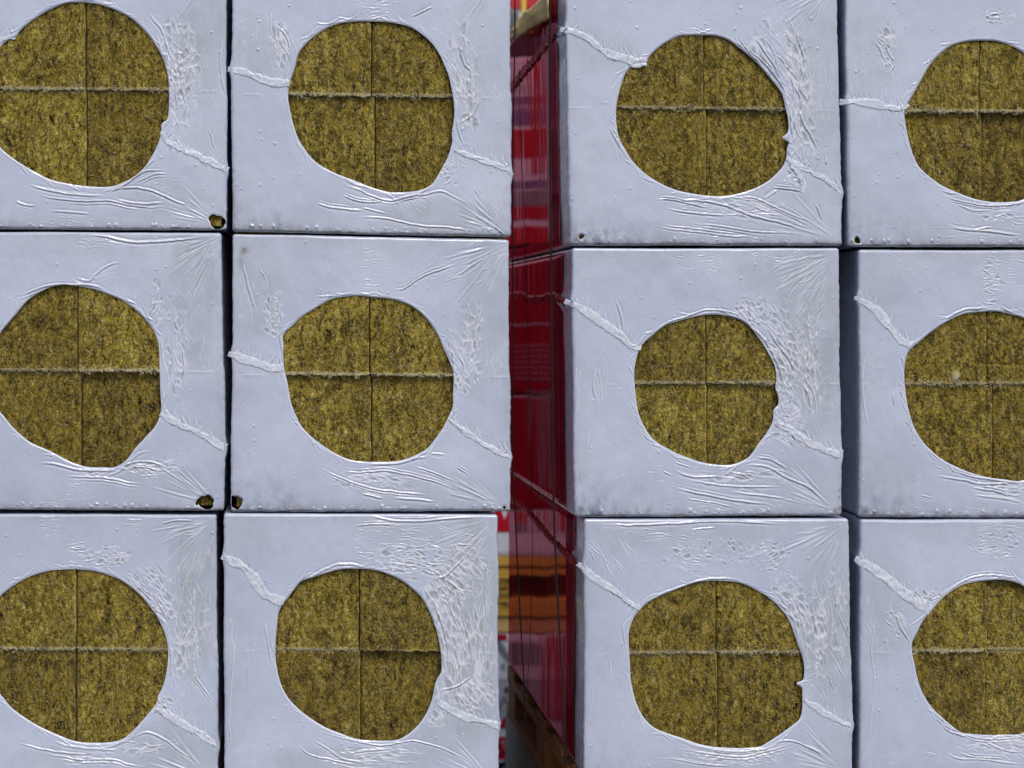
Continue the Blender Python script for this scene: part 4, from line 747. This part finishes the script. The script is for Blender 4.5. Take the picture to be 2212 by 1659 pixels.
# ------------------------------------------------------------------ goods standing behind, seen past and mirrored in the side film
B = 2800.0; SC = (DIST+B)/DIST
def bx(px): return (CX+(px-CX)*SC)/1000
def bz(py): return (ZB-(CY+(py-CY)*SC))/1000
def bzy(pyz): return bz(1078.5+pyz/2.857)
YB = B/1000
def mx(px, Xe=1235.0): return (2*Xe-(CX+(px-CX)*SC))/1000      # where a thing must stand to be seen mirrored in the side film
def flat(name, pts, mat, root, lift=.003, th=.0015):
    """thin printed shape on the front of a pack: pts (x, z) metres"""
    n = len(pts); V = [(x, YB-lift, z) for x, z in pts]+[(x, YB-lift+th, z) for x, z in pts]
    F = [list(range(n)), list(range(n, 2*n))[::-1]]+[[i, i+n, (i+1) % n+n, (i+1) % n] for i in range(n)]
    return np_mesh(name, np.array(V), F, mat, root, smooth=False)
def rect(name, x0, x1, z0, z1, mat, root, lift=.003): return flat(name, [(x0, z0), (x1, z0), (x1, z1), (x0, z1)], mat, root, lift)
def txt(s, x, z, size, mat, root, lift=.006, name='lettering'):
    cu = bpy.data.curves.new('t', 'FONT'); cu.body = s; cu.size = size; cu.extrude = .0006; cu.align_x = 'CENTER'
    to = bpy.data.objects.new('t', cu); C.objects.link(to); bpy.context.view_layer.update()
    me = bpy.data.meshes.new_from_object(to.evaluated_get(bpy.context.evaluated_depsgraph_get())); bpy.data.objects.remove(to)
    V = np.array([v.co[:] for v in me.vertices]); F = [list(p.vertices) for p in me.polygons]
    V = np.stack([x+V[:, 0], YB-lift-V[:, 2], z+V[:, 1]], -1); return np_mesh(name, V, F, mat, root, smooth=False)
def goods(x0, x1, z0, z1, mat, label, depth=1.0):
    root = empty('printed_pack', ((x0+x1)/2, YB+depth/2, z0)); tag(root, label, 'wrapped pack', 'red and white printed packs standing behind')
    V, F = box_np(x0, x1, YB, YB+depth, z0, z1, .02); np_mesh('wrapper', V, F, mat, root, smooth=False); return root
X0, X1 = .15, 2.25
# lowest pack: grey marbled foot, red band, white band, grey lettering
g1 = goods(X0, X1, -1.19, bzy(830), M_WHITE, 'lowest printed pack, white with grey letter shapes above a red band, seen through the gap')
rect('red_band', X0+.02, X1-.02, bzy(1605), bzy(1465), M_RED, g1)
rect('dark_line', X0+.02, X1-.02, bzy(1568), bzy(1558), M_DARK, g1, .006)
rect('grey_band', X0+.02, X1-.02, bzy(1800), bzy(1607), M_MID, g1)
for i in range(6):
    zz = bzy(1615+i*9); flat('grey_patch', [(bx(1070)+.008*math.sin(i*2.1+a_*3)+.09*a_/5, zz-.006*math.sin(a_*1.9+i)) for a_ in range(6)]+[(bx(1070)+.09*a_/5, zz-.010-.004*math.sin(a_*2.3+i*2)) for a_ in range(5, -1, -1)], M_GREY, g1, .006)
for xx in (1084, 1092): flat('white_line', [(bx(xx), bzy(1480)), (bx(xx)+.0015, bzy(1480)), (bx(xx+5)+.0015, bzy(1545)), (bx(xx+5), bzy(1545))], M_WHITE, g1, .006)
rect('white_line', bx(1074), bx(1098), bzy(1500), bzy(1498), M_WHITE, g1, .006)
flat('red_shape', [(bx(1075), bzy(1412)), (bx(1112), bzy(1412)), (bx(1112), bzy(1345)), (bx(1088), bzy(1345))], M_RED, g1)
rect('red_shape', bx(1060), bx(1095), bzy(870), bzy(832), M_RED, g1)
flat('grey_shape', [(bx(1070), bzy(860)), (bx(1077), bzy(855)), (bx(1103), bzy(975)), (bx(1103), bzy(1030)), (bx(1070), bzy(905))], M_GREY, g1)
txt('E', bx(1087.5), bzy(1047), .030, M_DARK, g1)
rect('tape_strip', X0+.02, X1-.02, bzy(1110), bzy(1075), M_WHITE, g1, .008)
rect('grey_band', X0+.02, X1-.02, bzy(1340), bzy(1112), M_MID, g1, .0045)
txt('W', bx(1089), bzy(1330), .105, M_GREY, g1, .0075)
txt('&', bx(1094), bzy(1190), .034, M_DARK, g1, .0075)
for xx, a0, a1 in ((mx(1232, 1262), 835, 1345),):
    rect('red_panel', xx, mx(1188, 1262), bzy(a1), bzy(a0), M_RED, g1, .0095)
rect('grey_shape', mx(1160, 1262), mx(1108, 1262), bzy(1000), bzy(880), M_GREY, g1, .0095)
# pallet between: deck, block with burnt-in stamp, bottom board
pr = empty('wooden_pallet', (1.1, YB+.5, bzy(822))); tag(pr, 'yellow wooden pallet behind the gap, its block stamped in black', 'pallet', 'pallets of yellow wood')
def pb(name, x0, x1, z0, z1, mat=M_YEL, y0=-.004, y1=1.0): V, F = box_np(x0, x1, YB+y0, YB+y1, z0, z1, .003); return np_mesh(name, V, F, mat, pr, smooth=False)
pb('deck_board', X0, X1, bzy(410), bzy(357)); pb('stringer_board', X0, X1, bzy(470), bzy(411.5), M_YEL, .006)
for x0, x1 in ((X0, X0+.14), (bx(1078)-.045, bx(1102)+.045), (X1-.14, X1)):
    blk = pb('block', x0, x1, bzy(619), bzy(471.5), M_YEL, .0, .14); pb('block', x0, x1, bzy(619), bzy(471.5), M_YEL, .82, .96)
pb('bottom_board', X0, X1, bzy(720), bzy(620.5)); pb('skid_board', X0, X1, bzy(822), bzy(721.5), M_TAN, .008)
for s, zz in (('DE', 524), ('497', 566), ('HT', 608)): txt(s, bx(1092.5), bzy(zz), .028, M_DARK, pr, .0025)
for z0, z1, xa, xb2 in ((491, 489, 1077, 1106), (616, 614, 1077, 1106), (668, 666, 1079, 1104)): rect('stamp_frame', bx(xa), bx(xb2), bzy(z0), bzy(z1), M_DARK, pr, .0065 if z0 > 620 else .0025)
rect('stamp_frame', bx(1079), bx(1079)+.002, bzy(613), bzy(492), M_DARK, pr, .0025)
txt('MBO', bx(1091), bzy(656), .023, M_DARK, pr, .0065)
# middle pack: white foot with a big red letter shape, then solid red with fine print
g2 = goods(X0, X1, bzy(356), bz(860), M_WHITE, 'middle printed pack, white with a large red letter shape, directly on the yellow pallet')
flat('red_shape', [(bx(1066), bzy(60)), (bx(1082), bzy(60)), (bx(1090), bzy(128)), (bx(1098), bzy(60)), (bx(1108), bzy(60)), (bx(1108), bzy(150)), (bx(1100), bzy(200)), (bx(1072), bzy(200))], M_RED, g2)
rect('red_panel', X0+.02, X1-.02, bz(1098), bz(862), M_CRIM, g2, .0045)
for p1, p2 in ((1232, 1186), (1180, 1170), (1140, 1112)): rect('red_panel', mx(p1, 1250), mx(p2, 1250), bzy(190), bzy(70), M_RED, g2, .006)
rect('grey_shape', mx(1135, 1250), mx(1106, 1250), bzy(185), bzy(140), M_GREY, g2, .0075)
g3 = goods(X0, X1, bz(855), bz(540), M_CRIM, 'solid red printed pack with rows of fine white print, mirrored in the gap')
for i in range(7): txt('mineral wool slab 0.6 x 1.0 m   35 kg/m3', mx(1152), bz(752+i*12), .013, M_MID, g3, .006)
rect('white_line', X0+.05, X1-.05, bz(706), bz(703), M_MID, g3)
rect('white_panel', mx(1122), mx(1113), bz(632), bz(575), M_MID, g3)
rect('dark_panel', mx(1188), mx(1164), bz(1060), bz(845), M_GREY, g2, .006)
g4 = goods(X0, X1, bz(535), bz(128), M_WHITE, 'tall white printed pack with violet and red bands, mirrored in the upper gap')
for a0, a1, m4 in ((215, 275, M_VIOLET), (285, 345, M_RED), (395, 412, M_VIOLET), (418, 450, M_GREY), (452, 480, M_RED), (495, 533, M_RED)): rect('printed_band', X0+.02, mx(1100, 1225), bz(a1), bz(a0), m4, g4)
rect('red_panel', X0+.03, mx(1156, 1225), bz(380), bz(135), M_RED, g4, .0055)
for xx in (mx(1145, 1225), mx(1136, 1225), mx(1124, 1225)): flat('white_shape', [(xx-.009, bz(233)), (xx+.009, bz(233)), (xx, bz(250))], M_WHITE, g4, .0065)
txt('TT   IH', mx(1145, 1225), bz(208), .046, M_VIOLET, g4, .0065)
rect('grey_shape', mx(1121, 1225), mx(1115, 1225), bz(205), bz(175), M_GREY, g4, .006)
V, F = box_np(.15, bx(1092), YB+.02, YB+.9, bz(126), bz(-120), .01); dk = np_mesh('dark_load', V, F, M_DARK, None, smooth=False, origin=(.8, YB+.46, bz(126))); tag(dk, 'dark load on top of the printed packs, mirrored under the cardboard flap', 'wrapped load')
# far things at the very top of the gap
def thing_box(name, x0, x1, y0, y1, z0, z1, mat, label, cat, bev=.01):
    V, F = box_np(x0, x1, y0, y1, z0, z1, bev); o = np_mesh(name, V, F, mat, None, smooth=False, origin=((x0+x1)/2, (y0+y1)/2, z0)); tag(o, label, cat); return o
def far(px, py, t): s = (DIST+t)/DIST; return (CX+(px-CX)*s)/1000, (ZB-(CY+(py-CY)*s))/1000
xa, za = far(1128, 42, 4200); xb2, zb2 = far(1136, -60, 4200)
post = thing_box('yellow_post', xa, xb2, 4.2, 4.25, -1.2, zb2, M_YPOST, 'bright yellow post far behind the top of the gap', 'post')
xa, za = far(1085, 90, 5200); xb2, zb2 = far(1122, 22, 5200)
rk = thing_box('storage_rack', xa-.8, xb2, 5.2, 5.9, -1.2, zb2, M_STEEL, 'dark grey rack far behind the top of the gap', 'rack')
xa, za = far(1122, 80, 4600); xb2, zb2 = far(1140, 40, 4600)
thing_box('red_crate', xa, xb2+.4, 4.6, 5.0, -1.2, zb2, M_RED, 'small red crate stack behind the yellow post', 'crate')
xa, za = far(1100, 22, 6500); xb2, zb2 = far(1200, 12, 6500)
thing_box('red_beam', xa-.5, xb2+.6, 6.5, 6.6, zb2-.02, zb2+.10, M_RED, 'blurred red cross beam behind the yellow post', 'beam')
xa, za = far(1060, 160, 8500); xb2, zb2 = far(1260, -80, 8500)
thing_box('warehouse_wall', xa-6, xb2+6, 8.5, 8.8, -1.2, zb2+1.5, M_WHITE, 'pale blurred wall behind the goods', 'wall')
for o in list(bpy.data.objects):
    if '_org' in o: del o['_org']
